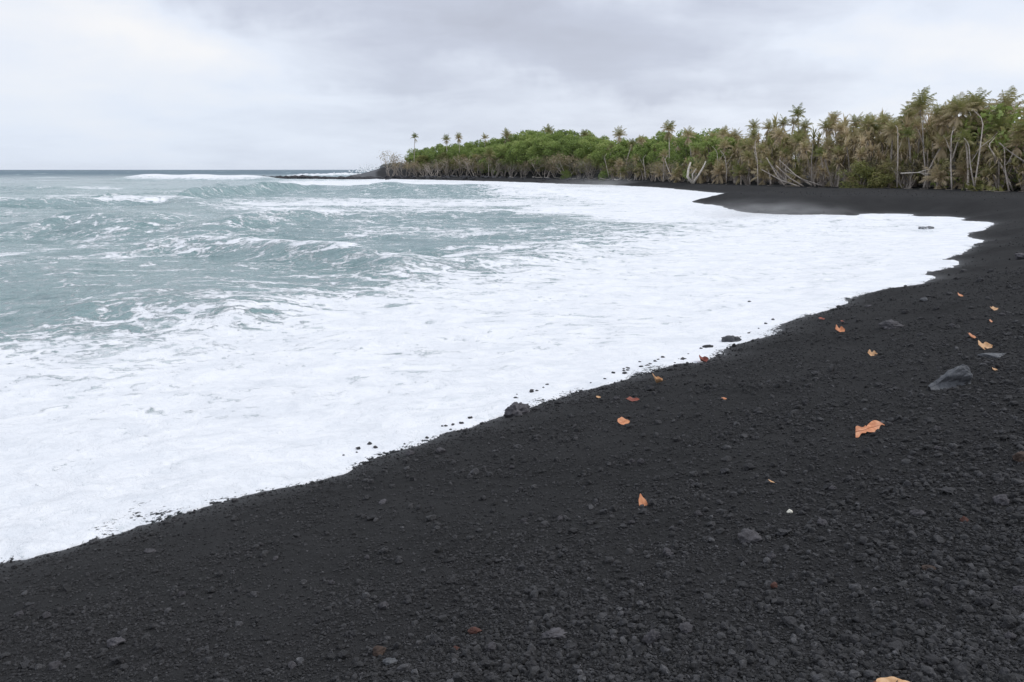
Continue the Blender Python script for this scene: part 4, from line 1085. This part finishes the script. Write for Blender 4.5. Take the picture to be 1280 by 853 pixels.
# ------------------------------------------------------------------ sky, light
w = bpy.data.worlds.new('World'); S.world = w; w.use_nodes = True
t = NT(w.node_tree); out = t.n('ShaderNodeOutputWorld')
SUN_EL, SUN_AZ = R(48), R(78)          # azimuth clockwise from +Y: high, to the right
sky = t.n('ShaderNodeTexSky', sky_type='NISHITA', sun_disc=False, sun_elevation=SUN_EL, sun_rotation=SUN_AZ)
bg1 = t.n('ShaderNodeBackground', ins={'Strength': 0.12}); t.L.new(sky.outputs[0], bg1.inputs[0])
dirv = t.n('ShaderNodeTexCoord').outputs['Generated']
sep = t.n('ShaderNodeSeparateXYZ'); t.L.new(dirv, sep.inputs[0]); dx, dy, dz = sep.outputs
den = t.m('ADD', t.m('MAXIMUM', dz, 0.0), 0.16)
comb = t.n('ShaderNodeCombineXYZ'); t.L.new(t.m('DIVIDE', dx, den), comb.inputs[0]); t.L.new(t.m('DIVIDE', dy, den), comb.inputs[1])
plane = comb.outputs[0]
n_big = t.noise(plane, 0.75, 6, 0.5, 0.4); n_mid = t.noise(t.vm('ADD', plane, (7.3, 2.1, 0)), 1.9, 5, 0.55, 0.3)
wn = t.n('ShaderNodeTexNoise', ins={'Vector': dirv, 'Scale': 4.5, 'Detail': 5.0, 'Roughness': 0.6})
wd = t.vm('ADD', dirv, t.vm('SCALE', t.vm('SUBTRACT', wn.outputs['Color'], (.5, .5, .5)), 0.20))
sp = t.n('ShaderNodeSeparateXYZ'); t.L.new(wd, sp.inputs[0])
def blob(u, v, su, sv, ampl, slope=0.0, pw=2.0):
    d = ray(u, v); d = d/np.linalg.norm(d)
    ex = t.m('SUBTRACT', sp.outputs[0], float(d[0])); ez = t.m('SUBTRACT', sp.outputs[2], float(d[2]))
    ez = t.m('SUBTRACT', ez, t.m('MULTIPLY', ex, slope))
    q = t.m('ADD', t.m('POWER', t.m('ABSOLUTE', t.m('DIVIDE', ex, su/F)), pw), t.m('POWER', t.m('ABSOLUTE', t.m('DIVIDE', ez, sv/F)), pw))
    return t.m('MULTIPLY', t.m('EXPONENT', t.m('MULTIPLY', q, -1.0)), ampl)
val = t.m('ADD', t.m('MULTIPLY', t.m('SUBTRACT', n_big, 0.5), 0.55), t.m('MULTIPLY', t.m('SUBTRACT', n_mid, 0.5), 0.48))
for a in [(660, 15, 420, 62, -.25, -.14, 4.0), (430, 82, 190, 30, -.20, -.08, 4.0), (640, 40, 300, 40, -.12, -.12), (850, 92, 180, 22, -.10, -.1), (560, 160, 260, 40, -.14, 0), (1120, 60, 230, 50, .34, 0),
          (215, 50, 100, 32, .26, -.1), (60, 40, 190, 60, .16, 0), (1240, 5, 160, 25, -.10, 0), (60, 130, 160, 40, .12, 0)]:
    val = t.m('ADD', val, blob(*a))
val = t.m('ADD', val, 0.62)
rp = t.n('ShaderNodeValToRGB'); t.L.new(val, rp.inputs[0]); e = rp.color_ramp.elements
e[0].position = 0.0; e[0].color = c4(.45, .47, .55); e[1].position = 1.0; e[1].color = c4(.97, .97, .985)
x_ = e.new(.36); x_.color = c4(.60, .64, .755); x_ = e.new(.66); x_.color = c4(.82, .875, .985)
# pale blue band low on the left horizon
low = t.m('MULTIPLY', t.mr(dz, 0.0, 0.16, 1.0, 0.0), t.mr(dx, -0.35, 0.25, 1.0, 0.0))
ccol = t.mix(t.m('MULTIPLY', low, 0.6), rp.outputs[0], c4(.74, .83, .97))
# below the horizon: dim sea colour
ccol = t.mix(t.mr(dz, -0.06, -0.005, 1.0, 0.0), ccol, c4(.35, .40, .43))
bg2 = t.n('ShaderNodeBackground', ins={'Strength': 1.0}); t.L.new(ccol, bg2.inputs[0])
mx = t.n('ShaderNodeMixShader', ins={0: 0.94}); t.L.new(bg1.outputs[0], mx.inputs[1]); t.L.new(bg2.outputs[0], mx.inputs[2]); t.L.new(mx.outputs[0], out.inputs[0])
sl = bpy.data.lights.new('sun', 'SUN'); sl.energy = 1.45; sl.angle = R(12); sl.color = (1, .97, .92)
so = bpy.data.objects.new('sun', sl); COL.objects.link(so)
sd = Vector((math.sin(SUN_AZ)*math.cos(SUN_EL), math.cos(SUN_AZ)*math.cos(SUN_EL), math.sin(SUN_EL)))
so.rotation_euler = sd.to_track_quat('Z', 'Y').to_euler()

# ------------------------------------------------------------------ air
HAZE = 0.00002
if HAZE:
    hm = bpy.data.materials.new('haze'); hm.use_nodes = True; ht = NT(hm.node_tree); ho = ht.n('ShaderNodeOutputMaterial')
    pv = ht.n('ShaderNodeVolumePrincipled', ins={'Color': c4(1, 1, 1), 'Density': HAZE}); ht.L.new(pv.outputs[0], ho.inputs['Volume'])
    bv = np.array([(sx, sy, sz) for sx in (-9500, 9500) for sy in (-3300, 9500) for sz in (-6, 42)], float)
    bq = np.array([(0, 1, 3, 2), (4, 6, 7, 5), (0, 4, 5, 1), (2, 3, 7, 6), (0, 2, 6, 4), (1, 5, 7, 3)])
    tag(link('haze', np_mesh('haze', bv, bq, False), hm), kind='stuff')

def mist(u, v, D_, sx, sy, sz, dens, label):
    x, y = az(u, D_); z = ground_at(x, y)
    m = bpy.data.materials.new('mist'); m.use_nodes = True; q = NT(m.node_tree); o_ = q.n('ShaderNodeOutputMaterial')
    tc = q.n('ShaderNodeTexCoord').outputs['Object']
    fall = q.mr(q.vm('LENGTH', tc), 0.1, 1.0, 1.0, 0.0); nn = q.mr(q.noise(tc, 2.2, 3, .6), .3, .7)
    pv_ = q.n('ShaderNodeVolumePrincipled', ins={'Color': c4(1, 1, 1), 'Density': q.m('MULTIPLY', q.m('MULTIPLY', fall, nn), dens)}); q.L.new(pv_.outputs[0], o_.inputs['Volume'])
    V, T = ICO[3]; o = link('mist', np_mesh('mist', V, T, True), m); o.location = (x, y, z+.2*sz); o.scale = (sx, sy, sz); tag(o, label, 'mist', None, 'stuff')
mist(950, 262, 62, 8, 4, 1.3, .22, 'faint white spray mist drifting over the wet sand of the far beach')
mist(745, 226, 178, 16, 8, 2.8, .10, 'thin spray mist at the left end of the black beach')
# ------------------------------------------------------------------ camera, output
cam = bpy.data.cameras.new('camera'); cam.sensor_width = 36; cam.lens = 36*F/1280; cam.clip_end = 60000; cam.clip_start = .05
co = bpy.data.objects.new('camera', cam); COL.objects.link(co); co.location = (0, 0, EYE); co.rotation_euler = (R(90)-PITCH, 0, 0); S.camera = co
S.view_settings.view_transform = 'Standard'; S.view_settings.look = 'None'; S.view_settings.exposure = 0.0; S.view_settings.gamma = 1
S.render.resolution_x = 1024; S.render.resolution_y = 682
print('objects', len(bpy.data.objects), 'ground at cam', sand_h(np.array([0.]), np.array([0.])))
